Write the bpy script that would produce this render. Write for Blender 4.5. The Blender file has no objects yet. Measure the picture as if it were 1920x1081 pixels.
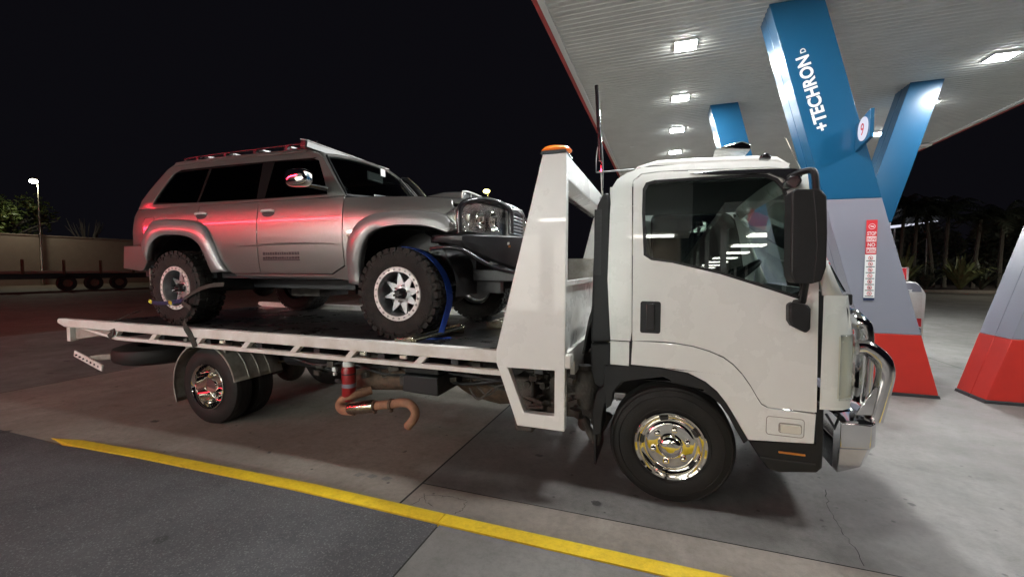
import bpy, bmesh, math, random
from mathutils import Vector, Matrix
from mathutils.geometry import tessellate_polygon
R = math.radians; PI = math.pi
random.seed(7)
SC = bpy.context.scene; COL = SC.collection

# ---------------------------------------------------------------- camera, world, exposure
cam_d = bpy.data.cameras.new('camera'); cam = bpy.data.objects.new('camera', cam_d); COL.objects.link(cam)
cam_d.sensor_width = 36; cam_d.lens = 15.0; cam_d.clip_start = 0.05; cam_d.clip_end = 600
cam.location = (-0.06, -3.96, 1.58)
cam.rotation_euler = (Matrix.Rotation(R(19.5), 3, 'Z') @ Matrix.Rotation(R(90 - 2.8), 3, 'X') @ Matrix.Rotation(R(0.14), 3, 'Z')).to_euler()
SC.camera = cam
W = bpy.data.worlds.new('World'); SC.world = W; W.use_nodes = True
bg = W.node_tree.nodes['Background']; bg.inputs[0].default_value = (0.35, 0.33, 0.48, 1); bg.inputs[1].default_value = 0.008
SC.view_settings.view_transform = 'Standard'; SC.view_settings.look = 'None'
SC.view_settings.exposure = 0.3; SC.view_settings.gamma = 1.0
SC.cycles.max_bounces = 8; SC.cycles.transparent_max_bounces = 12; SC.cycles.caustics_refractive = False; SC.cycles.caustics_reflective = False
SC.cycles.sample_clamp_indirect = 6.0

# ---------------------------------------------------------------- materials
MT = {}
def mat(name, col=(.5, .5, .5), rough=.5, metal=0., coat=0., spec=.5, emit=None, es=0., var=0., vs=8., bump=0., bs=60., rv=0., coatr=.05, col2=None, detail=6):
    m = bpy.data.materials.new(name); m.use_nodes = True; nt = m.node_tree; n = nt.nodes; b = n['Principled BSDF']
    b.inputs['Base Color'].default_value = (*col, 1); b.inputs['Roughness'].default_value = rough; b.inputs['Metallic'].default_value = metal
    b.inputs['Coat Weight'].default_value = coat; b.inputs['Coat Roughness'].default_value = coatr; b.inputs['Specular IOR Level'].default_value = spec
    if emit: b.inputs['Emission Color'].default_value = (*emit, 1); b.inputs['Emission Strength'].default_value = es
    if var or bump or rv:
        tc = n.new('ShaderNodeNewGeometry'); 
        tx = n.new('ShaderNodeTexNoise'); tx.inputs['Scale'].default_value = vs; tx.inputs['Detail'].default_value = detail; tx.inputs['Roughness'].default_value = .65
        nt.links.new(tc.outputs['Position'], tx.inputs['Vector'])
        if var:
            mx = n.new('ShaderNodeMix'); mx.data_type = 'RGBA'; rp = n.new('ShaderNodeMapRange'); rp.inputs[1].default_value = .35; rp.inputs[2].default_value = .7
            nt.links.new(tx.outputs[0], rp.inputs[0]); nt.links.new(rp.outputs[0], mx.inputs[0])
            c2 = col2 or tuple(c * (1 - var) for c in col)
            mx.inputs[6].default_value = (*col, 1); mx.inputs[7].default_value = (*c2, 1); nt.links.new(mx.outputs[2], b.inputs['Base Color'])
        if rv:
            rr = n.new('ShaderNodeMapRange'); rr.inputs[1].default_value = .3; rr.inputs[2].default_value = .7; rr.inputs[3].default_value = max(0, rough - rv); rr.inputs[4].default_value = rough + rv
            nt.links.new(tx.outputs[0], rr.inputs[0]); nt.links.new(rr.outputs[0], b.inputs['Roughness'])
        if bump:
            t2 = n.new('ShaderNodeTexNoise'); t2.inputs['Scale'].default_value = bs; t2.inputs['Detail'].default_value = 4
            nt.links.new(tc.outputs['Position'], t2.inputs['Vector'])
            bp = n.new('ShaderNodeBump'); bp.inputs['Strength'].default_value = bump; bp.inputs['Distance'].default_value = .01
            nt.links.new(t2.outputs[0], bp.inputs['Height']); nt.links.new(bp.outputs[0], b.inputs['Normal'])
    MT[name] = m; return m
def emis(name, col, s):
    m = bpy.data.materials.new(name); m.use_nodes = True; n = m.node_tree.nodes; n.clear()
    e = n.new('ShaderNodeEmission'); e.inputs[0].default_value = (*col, 1); e.inputs[1].default_value = s
    o = n.new('ShaderNodeOutputMaterial'); m.node_tree.links.new(e.outputs[0], o.inputs[0]); MT[name] = m; return m
def glass(name, tint, refl=1.0, rough=.0):
    m = bpy.data.materials.new(name); m.use_nodes = True; nt = m.node_tree; n = nt.nodes; n.clear()
    t = n.new('ShaderNodeBsdfTransparent'); t.inputs[0].default_value = (*tint, 1)
    g = n.new('ShaderNodeBsdfGlossy'); g.inputs['Roughness'].default_value = rough; g.inputs[0].default_value = (.95, 1, .98, 1)
    f = n.new('ShaderNodeLayerWeight'); pw = n.new('ShaderNodeMath'); pw.operation = 'POWER'; pw.inputs[1].default_value = 5; nt.links.new(f.outputs['Facing'], pw.inputs[0])
    ma = n.new('ShaderNodeMath'); ma.operation = 'MULTIPLY_ADD'; ma.inputs[1].default_value = .95; ma.inputs[2].default_value = .045; nt.links.new(pw.outputs[0], ma.inputs[0])
    mu = n.new('ShaderNodeMath'); mu.operation = 'MULTIPLY'; mu.inputs[1].default_value = refl; mu.use_clamp = True
    mx = n.new('ShaderNodeMixShader'); o = n.new('ShaderNodeOutputMaterial')
    nt.links.new(ma.outputs[0], mu.inputs[0]); nt.links.new(mu.outputs[0], mx.inputs[0]); nt.links.new(t.outputs[0], mx.inputs[1]); nt.links.new(g.outputs[0], mx.inputs[2]); nt.links.new(mx.outputs[0], o.inputs[0])
    MT[name] = m; return m
mat('truck_white', (.81, .82, .785), .28, coat=1., coatr=.03, var=.06, vs=3, rv=.05)
mat('deck_white', (.76, .755, .72), .38, coat=.25, var=.22, vs=5, col2=(.6, .57, .51), bump=.06, bs=30, detail=8)
mat('silver_paint', (.25, .245, .23), .32, metal=.75, coat=1., coatr=.04, var=.1, vs=400)
mat('flare_paint', (.27, .265, .26), .4, metal=.6, coat=.7, coatr=.12, var=.08, vs=300)
mat('black_plastic', (.012, .012, .013), .5, spec=.35, var=.3, vs=12, bump=.15, bs=250)
mat('gloss_black', (.012, .012, .014), .22, coat=.5)
mat('black_steel', (.018, .018, .02), .38, var=.3, vs=20, bump=.1, bs=150, rv=.1)
mat('interior_dark', (.03, .03, .032), .7)
mat('interior_grey', (.10, .10, .105), .75, var=.3, vs=20)
mat('rubber', (.009, .009, .0085), .62, spec=.3, var=.6, vs=6, col2=(.018, .016, .014), bump=.25, bs=90)
mat('rubber_mud', (.010, .0095, .009), .75, spec=.3, var=.6, vs=9, col2=(.026, .022, .018), bump=.5, bs=70)
mat('chrome', (.86, .84, .78), .05, metal=1., rv=.03, vs=5)
mat('alloy', (.75, .75, .76), .1, metal=1., rv=.05, vs=4, bump=.02, bs=8)
mat('machined', (.45, .46, .47), .38, metal=.85, bump=.05, bs=300)
mat('ring_alu', (.72, .70, .67), .45, metal=.35, var=.1, vs=30)
mat('galvanised', (.62, .60, .50), .22, metal=1., var=.4, vs=30, col2=(.38, .34, .22), bump=.1, bs=120)
mat('rust_pipe', (.36, .18, .10), .85, var=.5, vs=14, col2=(.22, .12, .08), bump=.25, bs=80)
mat('rust_dark', (.13, .085, .055), .85, var=.6, vs=18, bump=.5, bs=60)
mat('grime', (.04, .036, .032), .75, var=.6, vs=15, col2=(.085, .075, .062), bump=.6, bs=50)
mat('guard_grey', (.34, .32, .28), .5, var=.45, vs=12, col2=(.20, .18, .155), bump=.25, bs=50)
mat('deck_steel', (.028, .027, .025), .33, metal=.4, var=.6, vs=4, col2=(.09, .09, .088), bump=.25, bs=22, rv=.16, detail=10)
mat('amber', (.75, .22, .03), .25, coat=.6, emit=(1, .18, .02), es=.35)
mat('amber_dull', (.55, .2, .03), .35, coat=.4)
mat('lens_red', (.5, .01, .012), .15, coat=1., emit=(1, .02, .02), es=.6)
mat('lens_white', (.75, .70, .58), .18, coat=.6)
mat('red_paint', (.30, .012, .015), .35, coat=.4)
mat('white_plastic', (.75, .75, .73), .4)
mat('strap_black', (.05, .048, .04), .85, var=.4, vs=40, bump=.5, bs=300)
mat('strap_blue', (.02, .08, .45), .7, var=.2, vs=50, bump=.4, bs=300)
mat('tag_yellow', (.75, .72, .08), .6)
mat('lens_lamp', (.72, .70, .60), .2, coat=1.)
mat('panel_blue', (.006, .084, .185), .3, coat=.35, coatr=.18, var=.05, vs=2)
mat('panel_teal', (.03, .26, .42), .28, coat=.4, coatr=.15, var=.05, vs=2)
mat('panel_grey', (.23, .235, .285), .33, coat=.25, coatr=.2, var=.05, vs=2)
mat('panel_red', (.50, .022, .014), .5, coat=.1, var=.12, vs=4)
mat('plinth', (.02, .02, .022), .6)
mat('frame_black', (.004, .004, .004), .7, spec=.08)
mat('canopy_sheet', (.62, .62, .59), .5, var=.1, vs=2, rv=.08)
mat('fascia_red', (.42, .03, .03), .4, coat=.2)
mat('sign_white', (.82, .82, .82), .5)
mat('sign_red', (.65, .03, .04), .45)
mat('sign_navy', (.01, .025, .08), .4)
mat('ink', (.02, .02, .02), .6)
mat('wall_cream', (.21, .165, .13), .85, var=.15, vs=1.2, bump=.2, bs=12)
mat('bark', (.11, .10, .085), .9, var=.5, vs=10, bump=.6, bs=25)
mat('leaf', (.07, .11, .03), .5, var=.6, vs=3, col2=(.14, .17, .055))
mat('leaf_dark', (.05, .058, .04), .55, var=.6, vs=3, col2=(.075, .085, .06))
mat('leaf_strap', (.11, .13, .055), .45, var=.6, vs=4, col2=(.20, .22, .10))
mat('soil', (.07, .05, .04), .95, var=.5, vs=6)
mat('cable', (.012, .012, .012), .5)
mat('lamp_facets', (.95, .96, 1.), .08, metal=1., bump=1., bs=60)
glass('cab_glass', (.72, .78, .76), 1.3)
glass('tint_glass', (.16, .15, .15), 1.0)
glass('windscreen', (.45, .5, .48), 1.2)
glass('lamp_glass', (.95, .96, .95), 1.1)
emis('panel_light', (.97, 1., 1.), 430)
emis('flood_light', (.93, 1., .95), 660)
emis('shop_light', (1., .93, .86), 16)
emis('shop_window', (1., .95, .86), 2.2)
emis('red_tube', (1., .02, .05), 62)
emis('street_glow', (1., .90, .30), 7)
emis('street_white', (.95, 1., .8), 90)
emis('white_glow', (.82, .84, 1.), .75)
emis('radio_red', (1., .05, .03), 3)

def ground_mat(name, base, dark, light, scale=1., rough=.7, speck=0., drip=.5, bump=.25):
    m = bpy.data.materials.new(name); m.use_nodes = True; nt = m.node_tree; n = nt.nodes; L = nt.links; b = n['Principled BSDF']
    g = n.new('ShaderNodeNewGeometry')
    def noise(s, d=6, r=.6, st=None):
        t = n.new('ShaderNodeTexNoise'); t.inputs['Scale'].default_value = s; t.inputs['Detail'].default_value = d; t.inputs['Roughness'].default_value = r
        if st:
            mp = n.new('ShaderNodeMapping'); mp.inputs['Scale'].default_value = st; L.new(g.outputs['Position'], mp.inputs[0]); L.new(mp.outputs[0], t.inputs['Vector'])
        else: L.new(g.outputs['Position'], t.inputs['Vector'])
        return t.outputs[0]
    def rng(x, a, c, o0=0, o1=1):
        q = n.new('ShaderNodeMapRange'); q.inputs[1].default_value = a; q.inputs[2].default_value = c; q.inputs[3].default_value = o0; q.inputs[4].default_value = o1; L.new(x, q.inputs[0]); return q.outputs[0]
    def mix(f, a, c):
        q = n.new('ShaderNodeMix'); q.data_type = 'RGBA'; L.new(f, q.inputs[0])
        for s, v in ((6, a), (7, c)):
            if isinstance(v, tuple): q.inputs[s].default_value = (*v, 1)
            else: L.new(v, q.inputs[s])
        return q.outputs[2]
    c = mix(rng(noise(.55 * scale, 8, .62), .38, .66), base, dark)
    c = mix(rng(noise(1.7 * scale, 8, .7, (1, .35, 1)), .52, .75, 0, .75), c, light)
    c = mix(rng(noise(5.5 * scale, 7, .75), .50, .66, 0, .5), c, tuple(x * .8 for x in dark))
    c = mix(rng(noise(26, 5, .8), .42, .8, 0, .45), c, tuple(x * .45 for x in dark))
    if drip:
        v = n.new('ShaderNodeTexVoronoi'); v.inputs['Scale'].default_value = 2.1; L.new(g.outputs['Position'], v.inputs['Vector'])
        nz = n.new('ShaderNodeMath'); nz.operation = 'ADD'; L.new(v.outputs['Distance'], nz.inputs[0]); L.new(rng(noise(9), .3, .7, -.06, .06), nz.inputs[1])
        c = mix(rng(nz.outputs[0], .085, .06, 0, min(1, drip * 1.7)), c, (.018, .017, .016))
        v2 = n.new('ShaderNodeTexVoronoi'); v2.inputs['Scale'].default_value = 5.3; L.new(g.outputs['Position'], v2.inputs['Vector'])
        c = mix(rng(v2.outputs['Distance'], .075, .045, 0, min(1, drip * 1.5)), c, (.02, .019, .018))
    if speck:
        v = n.new('ShaderNodeTexVoronoi'); v.inputs['Scale'].default_value = 150; L.new(g.outputs['Position'], v.inputs['Vector'])
        wn = n.new('ShaderNodeTexWhiteNoise'); L.new(v.outputs['Color'], wn.inputs['Vector'])
        c = mix(rng(wn.outputs['Value'], .8, 1., 0, speck), c, tuple(min(1, x * 3.2) for x in base))
    L.new(c, b.inputs['Base Color'])
    L.new(rng(noise(3, 6), .3, .7, rough - .13, rough + .1), b.inputs['Roughness'])
    bp = n.new('ShaderNodeBump'); bp.inputs['Strength'].default_value = bump; bp.inputs['Distance'].default_value = .012
    L.new(noise(110 if not speck else 150, 4, .7), bp.inputs['Height']); L.new(bp.outputs[0], b.inputs['Normal'])
    MT[name] = m
ground_mat('concrete_light', (.20, .192, .178), (.125, .118, .108), (.26, .25, .235), rough=.62)
ground_mat('concrete_mid', (.31, .275, .235), (.19, .165, .14), (.38, .345, .30), rough=.6)
ground_mat('concrete_dark', (.172, .163, .152), (.098, .092, .086), (.20, .192, .18), rough=.55)
ground_mat('gutter_concrete', (.27, .235, .20), (.19, .165, .14), (.33, .30, .265), rough=.75)
ground_mat('asphalt', (.082, .082, .085), (.058, .058, .061), (.105, .104, .105), rough=.78, speck=.4, drip=.35, bump=.6)
ground_mat('asphalt_far', (.16, .115, .082), (.10, .072, .052), (.21, .155, .115), rough=.75, speck=.2, drip=.3, bump=.5)
ground_mat('kerb_yellow', (.80, .56, .02), (.66, .43, .02), (.84, .62, .05), scale=3, rough=.6, drip=.25)
ground_mat('kerb_plain', (.2, .18, .16), (.14, .12, .1), (.26, .24, .2), rough=.8)
mat('joint', (.02, .019, .018), .9)

# ---------------------------------------------------------------- helpers
def empty(name, loc=(0, 0, 0), label=None, cat=None, group=None):
    o = bpy.data.objects.new(name, None); COL.objects.link(o); o.location = loc; o.empty_display_size = .2
    return tag(o, label, cat, group)
def tag(o, label=None, cat=None, group=None, kind=None):
    if label: o['label'] = label
    if cat: o['category'] = cat
    if group: o['group'] = group
    if kind: o['kind'] = kind
    return o
WLOC = {}
def fin(name, bm, m, parent=None, bevel=0., smooth=35, seg=2, wn=True):
    me = bpy.data.meshes.new(name); bmesh.ops.recalc_face_normals(bm, faces=bm.faces); bm.to_mesh(me); bm.free()
    ms = m if isinstance(m, (list, tuple)) else [m]
    for q in ms: me.materials.append(MT[q])
    o = bpy.data.objects.new(name, me); COL.objects.link(o)
    if smooth:
        for p in me.polygons: p.use_smooth = True
        me.set_sharp_from_angle(angle=R(smooth))
    if parent: setp(o, parent)
    if bevel:
        b = o.modifiers.new('bevel', 'BEVEL'); b.width = bevel; b.segments = seg; b.limit_method = 'ANGLE'; b.angle_limit = R(40); b.harden_normals = False
    return o
def setp(o, parent):
    o.parent = parent
    l = Vector((0, 0, 0)); p = parent
    while p: l += p.location; p = p.parent
    o.location = o.location - l
class MB:
    """collects shapes into one mesh"""
    def __init__(s): s.bm = bmesh.new(); s.mi = 0
    def face(s, vs):
        f = s.bm.faces.new(vs); f.material_index = s.mi; return f
    def box(s, a, b, M=None):
        x0, y0, z0 = a; x1, y1, z1 = b
        c = [Vector(p) for p in ((x0, y0, z0), (x1, y0, z0), (x1, y1, z0), (x0, y1, z0), (x0, y0, z1), (x1, y0, z1), (x1, y1, z1), (x0, y1, z1))]
        if M: c = [M @ p for p in c]
        v = [s.bm.verts.new(p) for p in c]
        for f in ((0, 3, 2, 1), (4, 5, 6, 7), (0, 1, 5, 4), (1, 2, 6, 5), (2, 3, 7, 6), (3, 0, 4, 7)): s.face([v[i] for i in f])
        return s
    def obox(s, c, size, rot=(0, 0, 0)):
        from mathutils import Euler
        M = Matrix.Translation(c) @ Euler([R(a) for a in rot]).to_matrix().to_4x4(); h = [q / 2 for q in size]
        return s.box([-q for q in h], h, M)
    def beam(s, p, q, w, h, up=(0, 0, 1)):
        p = Vector(p); q = Vector(q); d = (q - p); L = d.length; d.normalize(); u = Vector(up); r = d.cross(u).normalized(); u = r.cross(d)
        M = Matrix((( d.x, r.x, u.x, p.x), (d.y, r.y, u.y, p.y), (d.z, r.z, u.z, p.z), (0, 0, 0, 1)))
        return s.box((0, -w / 2, -h / 2), (L, w / 2, h / 2), M)
    def prism(s, poly, ax, a, b):
        """poly in the two other axes, extruded along ax from a to b"""
        def P(u, v, t): return {'y': (u, t, v), 'x': (t, u, v), 'z': (u, v, t)}[ax]
        lo = [s.bm.verts.new(P(u, v, a)) for u, v in poly]; hi = [s.bm.verts.new(P(u, v, b)) for u, v in poly]; n = len(poly)
        tr = tessellate_polygon([[Vector((u, v, 0)) for u, v in poly]])
        if n > 4:
            for t in tr:
                if len(set(t)) == 3: s.face([lo[i] for i in t]); s.face([hi[i] for i in t])
        else: s.face(lo); s.face(hi[::-1])
        for i in range(n): s.face([lo[i], lo[(i + 1) % n], hi[(i + 1) % n], hi[i]])
        return s
    def tube(s, pts, r, seg=10, closed=False, smooth=0, cap=True):
        pts = [Vector(p) for p in pts]; rs = r if isinstance(r, (list, tuple)) else [r] * len(pts)
        if smooth:
            P2 = []; r2 = []
            n = len(pts); rng = range(n if closed else n - 1)
            for i in rng:
                g = lambda k: pts[k % n] if closed else pts[max(0, min(n - 1, k))]
                a, b, c, d = g(i - 1), g(i), g(i + 1), g(i + 2)
                for k in range(smooth):
                    t = k / smooth
                    P2.append(.5 * ((2 * b) + (c - a) * t + (2 * a - 5 * b + 4 * c - d) * t * t + (3 * b - a - 3 * c + d) * t ** 3)); r2.append(rs[i % n] + (rs[(i + 1) % n] - rs[i % n]) * t)
            if not closed: P2.append(pts[-1]); r2.append(rs[-1])
            pts, rs = P2, r2
        n = len(pts); rings = []; u = None
        for i, p in enumerate(pts):
            if closed: t = (pts[(i + 1) % n] - pts[i - 1]).normalized()
            else: t = ((pts[i + 1] if i < n - 1 else p) - (pts[i - 1] if i else p)).normalized()
            if u is None:
                u = t.cross(Vector((0, 0, 1)) if abs(t.z) < .9 else Vector((1, 0, 0))).normalized()
            u = (u - t * u.dot(t)).normalized(); v = t.cross(u)
            rings.append([s.bm.verts.new(p + (u * math.cos(2 * PI * k / seg) + v * math.sin(2 * PI * k / seg)) * rs[i]) for k in range(seg)])
        for i in range(n if closed else n - 1):
            a, b = rings[i], rings[(i + 1) % n]
            for k in range(seg): s.face([a[k], a[(k + 1) % seg], b[(k + 1) % seg], b[k]])
        if cap and not closed: s.face(rings[0][::-1]); s.face(rings[-1])
        return s
    def ribbon(s, pts, w, th, wdir):
        """flat strap along pts, width w in direction wdir"""
        pts = [Vector(p) for p in pts]; n = len(pts); wd = Vector(wdir).normalized(); rings = []
        P2 = []
        for i in range(n - 1):
            g = lambda k: pts[max(0, min(n - 1, k))]
            a, b, c, d = g(i - 1), g(i), g(i + 1), g(i + 2)
            for k in range(6):
                t = k / 6; P2.append(.5 * ((2 * b) + (c - a) * t + (2 * a - 5 * b + 4 * c - d) * t * t + (3 * b - a - 3 * c + d) * t ** 3))
        P2.append(pts[-1]); pts = P2; n = len(pts)
        for i, p in enumerate(pts):
            t = ((pts[i + 1] if i < n - 1 else p) - (pts[i - 1] if i else p)).normalized(); w_ = (wd - t * wd.dot(t)).normalized(); nn = t.cross(w_) * th / 2; w_ = w_ * w / 2
            rings.append([s.bm.verts.new(p + q) for q in (w_ + nn, w_ - nn, -w_ - nn, -w_ + nn)])
        for i in range(n - 1):
            for k in range(4): s.face([rings[i][k], rings[i][(k + 1) % 4], rings[i + 1][(k + 1) % 4], rings[i + 1][k]])
        s.face(rings[0][::-1]); s.face(rings[-1]); return s
    def lathe(s, prof, c=(0, 0, 0), ax='y', seg=48, closed=False):
        """prof = (radius, offset along axis)"""
        rings = []
        for r, t in prof:
            if r < 1e-6: 
                q = {'y': (0, t, 0), 'x': (t, 0, 0), 'z': (0, 0, t)}[ax]; rings.append([s.bm.verts.new(Vector(c) + Vector(q))]); continue
            ring = []
            for k in range(seg):
                a = 2 * PI * k / seg; u, v = r * math.cos(a), r * math.sin(a)
                q = {'y': (u, t, v), 'x': (t, u, v), 'z': (u, v, t)}[ax]; ring.append(s.bm.verts.new(Vector(c) + Vector(q)))
            rings.append(ring)
        m = len(rings)
        for i in range(m if closed else m - 1):
            a, b = rings[i], rings[(i + 1) % m]
            if len(a) == 1 and len(b) == 1: continue
            for k in range(seg):
                k2 = (k + 1) % seg
                if len(a) == 1: s.face([a[0], b[k], b[k2]])
                elif len(b) == 1: s.face([a[k], a[k2], b[0]])
                else: s.face([a[k], a[k2], b[k2], b[k]])
        return s
    def cyl(s, p, q, r, seg=14): return s.tube([p, q], r, seg)
    def ball(s, c, r, sub=2, sc=(1, 1, 1)):
        g = bmesh.ops.create_icosphere(s.bm, subdivisions=sub, radius=r)
        for v in g['verts']: v.co = Vector(c) + Vector([a * b for a, b in zip(v.co, sc)])
        for f in s.bm.faces:
            pass
        return s
    def grid(s, fn, nu, nv):
        """surface fn(u,v) -> point"""
        V = [[s.bm.verts.new(fn(i / nu, j / nv)) for j in range(nv + 1)] for i in range(nu + 1)]
        for i in range(nu):
            for j in range(nv): s.face([V[i][j], V[i + 1][j], V[i + 1][j + 1], V[i][j + 1]])
        return s
    def build(s, name, m, parent=None, bevel=0., smooth=35, **k): return fin(name, s.bm, m, parent, bevel, smooth, **k)
def rnd(poly, r, seg=5):
    """round polygon corners; r a number or one per corner"""
    out = []; n = len(poly)
    for i in range(n):
        rr = r[i] if isinstance(r, (list, tuple)) else r
        a, b, c = Vector(poly[i - 1]), Vector(poly[i]), Vector(poly[(i + 1) % n])
        d1 = a - b; d2 = c - b; l1, l2 = d1.length, d2.length
        if rr <= 0: out.append(tuple(b)); continue
        q = min(rr, l1 * .49, l2 * .49); p1 = b + d1.normalized() * q; p2 = b + d2.normalized() * q
        for k in range(seg + 1):
            t = k / seg; out.append(tuple((1 - t) ** 2 * p1 + 2 * t * (1 - t) * b + t * t * p2))
    return out
def spl(pts, k=5):
    pts = [Vector(p) for p in pts]; n = len(pts); o = []
    for i in range(n - 1):
        g = lambda j: pts[max(0, min(n - 1, j))]
        a, b, c, d = g(i - 1), g(i), g(i + 1), g(i + 2)
        for q in range(k):
            t = q / k; o.append(tuple(.5 * ((2 * b) + (c - a) * t + (2 * a - 5 * b + 4 * c - d) * t * t + (3 * b - a - 3 * c + d) * t ** 3)))
    o.append(tuple(pts[-1])); return o
def interp(tab, x):
    if x <= tab[0][0]: return tab[0][1]
    for (a, u), (b, v) in zip(tab, tab[1:]):
        if x <= b: 
            t = (x - a) / (b - a); return u + (v - u) * t
    return tab[-1][1]
def plate(name, outer, holes, yf, th, m, parent, side=-1, yc=0., cx=(), cz=(), bevel=.004, smooth=30, skirt=None):
    """panel cut in the (x,z) plane and laid on the surface y = yc + side*yf(x,z)"""
    loops = [[Vector((u, v, 0)) for u, v in lp] for lp in [outer] + list(holes)]
    flat = [p for lp in loops for p in lp]; tr = tessellate_polygon(loops)
    bm = bmesh.new(); vs = [bm.verts.new((p.x, 0, p.y)) for p in flat]
    for t in tr:
        if len(set(t)) < 3: continue
        try: bm.faces.new([vs[i] for i in t])
        except ValueError: pass
    for x in cx: bmesh.ops.bisect_plane(bm, geom=bm.verts[:] + bm.edges[:] + bm.faces[:], dist=1e-5, plane_co=(x, 0, 0), plane_no=(1, 0, 0))
    for z in cz: bmesh.ops.bisect_plane(bm, geom=bm.verts[:] + bm.edges[:] + bm.faces[:], dist=1e-5, plane_co=(0, 0, z), plane_no=(0, 0, 1))
    bmesh.ops.remove_doubles(bm, verts=bm.verts, dist=2e-4)
    fr = list(bm.faces); be = [e for e in bm.edges if len(e.link_faces) == 1]; back = {}
    for v in list(bm.verts):
        w = yf(v.co.x, v.co.z); x, z = v.co.x, v.co.z
        v.co.y = yc + side * w; back[v] = bm.verts.new((x, yc + side * (w - th), z))
    for f in fr: bm.faces.new([back[v] for v in reversed(f.verts)])
    for e in be: a, b = e.verts; bm.faces.new([a, b, back[b], back[a]])
    return fin(name, bm, m, parent, bevel, smooth)
def fr_(a, b, n): return [a + (b - a) * i / n for i in range(1, n)]
def text(name, s, size, m, parent, origin, xd, ud, ext=.002, sx=1., align='LEFT', bold=0.):
    cu = bpy.data.curves.new(name, 'FONT'); cu.body = s; cu.size = size; cu.extrude = ext; cu.align_x = align; cu.offset = bold; cu.resolution_u = 4
    t = bpy.data.objects.new(name, cu); COL.objects.link(t)
    me = bpy.data.meshes.new_from_object(t.evaluated_get(bpy.context.evaluated_depsgraph_get())); bpy.data.objects.remove(t)
    xd = Vector(xd).normalized(); ud = Vector(ud).normalized(); nd = xd.cross(ud)
    M = Matrix(((xd.x * sx, ud.x, nd.x, origin[0]), (xd.y * sx, ud.y, nd.y, origin[1]), (xd.z * sx, ud.z, nd.z, origin[2]), (0, 0, 0, 1)))
    me.transform(M); me.materials.clear(); me.materials.append(MT[m])
    o = bpy.data.objects.new(name, me); COL.objects.link(o)
    if parent: setp(o, parent)
    return o
def struct(o): return tag(o, kind='structure')
def copy_tree(o, parent=None):
    c = o.copy(); COL.objects.link(c); c.parent = parent
    for ch in o.children: copy_tree(ch, c)
    return c


# ================================================================ GROUND
g = MB(); g.face([g.bm.verts.new(p) for p in ((-260, -120, 0), (260, -120, 0), (260, 260, 0), (-260, 260, 0))]); struct(g.build('ground', 'asphalt_far', smooth=0))
def sheet(name, x0, y0, x1, y1, z, m):
    q = MB(); q.face([q.bm.verts.new(p) for p in ((x0, y0, z), (x1, y0, z), (x1, y1, z), (x0, y1, z))]); return struct(q.build(name, m, smooth=0))
sheet('forecourt_joint_bed', -14, -1.6, 42, 31, .004, 'joint')
XS = [-14, -7.8, -1.69, 4.4, 10.5, 16.6, 22.7, 28.8, 42]; YS = [-1.31, 4.8, 10.9, 17.0, 24, 31]
for i in range(len(XS) - 1):
    for j in range(len(YS) - 1):
        mm = 'concrete_light' if i >= 2 or (i + j) % 3 == 1 else 'concrete_mid'
        if i == 2 and j == 0: mm = 'concrete_dark'
        if i == 1 and j == 0: mm = 'concrete_mid'
        if i == 0: mm = 'concrete_mid' if j else 'concrete_dark'
        sheet('concrete_slab', XS[i] + .008, (YS[j] if i > 1 or j else -1.80) + .006, XS[i + 1] - .008, YS[j + 1] - .006, .008, mm)
sheet('gutter', -1.68, -1.74, 30, -1.316, .010, 'gutter_concrete')
# kerb (yellow) with the pavement behind it, both ramping down at the left end
KF = [(x, -1.727) for x in (30, 8, 4, 2, .8)] + [(-.5, -1.725), (-1.3, -1.722), (-2.3, -1.71), (-3.2, -1.735), (-3.9, -1.752), (-4.4, -1.735), (-4.9, -1.71), (-5.25, -1.74)]
def kh(x): return .09 if x > -3.9 else max(.0, .09 * (x + 5.4) / 1.5)
def kerb(name, xa, xb, m, w=.112):
    q = MB(); xs = sorted(set([xa, xb] + [x for x, y in KF if xa < x < xb])); rows = []
    kk = sorted(KF)
    for x in xs:
        y = interp(kk, x); h = kh(x) + .012; ww = w if x > -4.9 else max(.015, w * (x + 5.32) / .42)
        sec = [(y + .012, -.02), (y + .008, h - .02), (y - .008, h - .004), (y - .022, h), (y - ww, h), (y - ww, -.02)]
        rows.append([q.bm.verts.new((x, b, c)) for b, c in sec])
    for a, b in zip(rows, rows[1:]):
        for k in range(5): q.face([a[k], b[k], b[k + 1], a[k + 1]])
    q.face(rows[0]); q.face(rows[-1][::-1]); return struct(q.build(name, m, smooth=50))
for a, b in ((-5.3, -3.47), (-3.465, -1.272), (-1.266, 1.4), (1.406, 4.1), (4.106, 10), (10.006, 20)): kerb('kerb', a, b, 'kerb_yellow')
def pave(name, xa, xb, y0, y1f, m, dz=0., n=24):
    q = MB(); q.grid(lambda u, v: (xa + (xb - xa) * u, y0 + (y1f(xa + (xb - xa) * u) - y0) * v, kh(xa + (xb - xa) * u) + dz), n, 2); return struct(q.build(name, m, smooth=0))
kk_ = sorted(KF)
pave('pavement_asphalt', -24, -1.262, -30, lambda x: (interp(kk_, x) - .118) if x > -5.3 else -1.79, 'asphalt', .005, 60)
pave('pavement_concrete', -1.25, 30, -30, lambda x: -1.727 - .118, 'concrete_light', .008, 20)
pave('pavement_joint', -1.27, -1.24, -30, lambda x: -1.85, 'joint', .002, 1)
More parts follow.
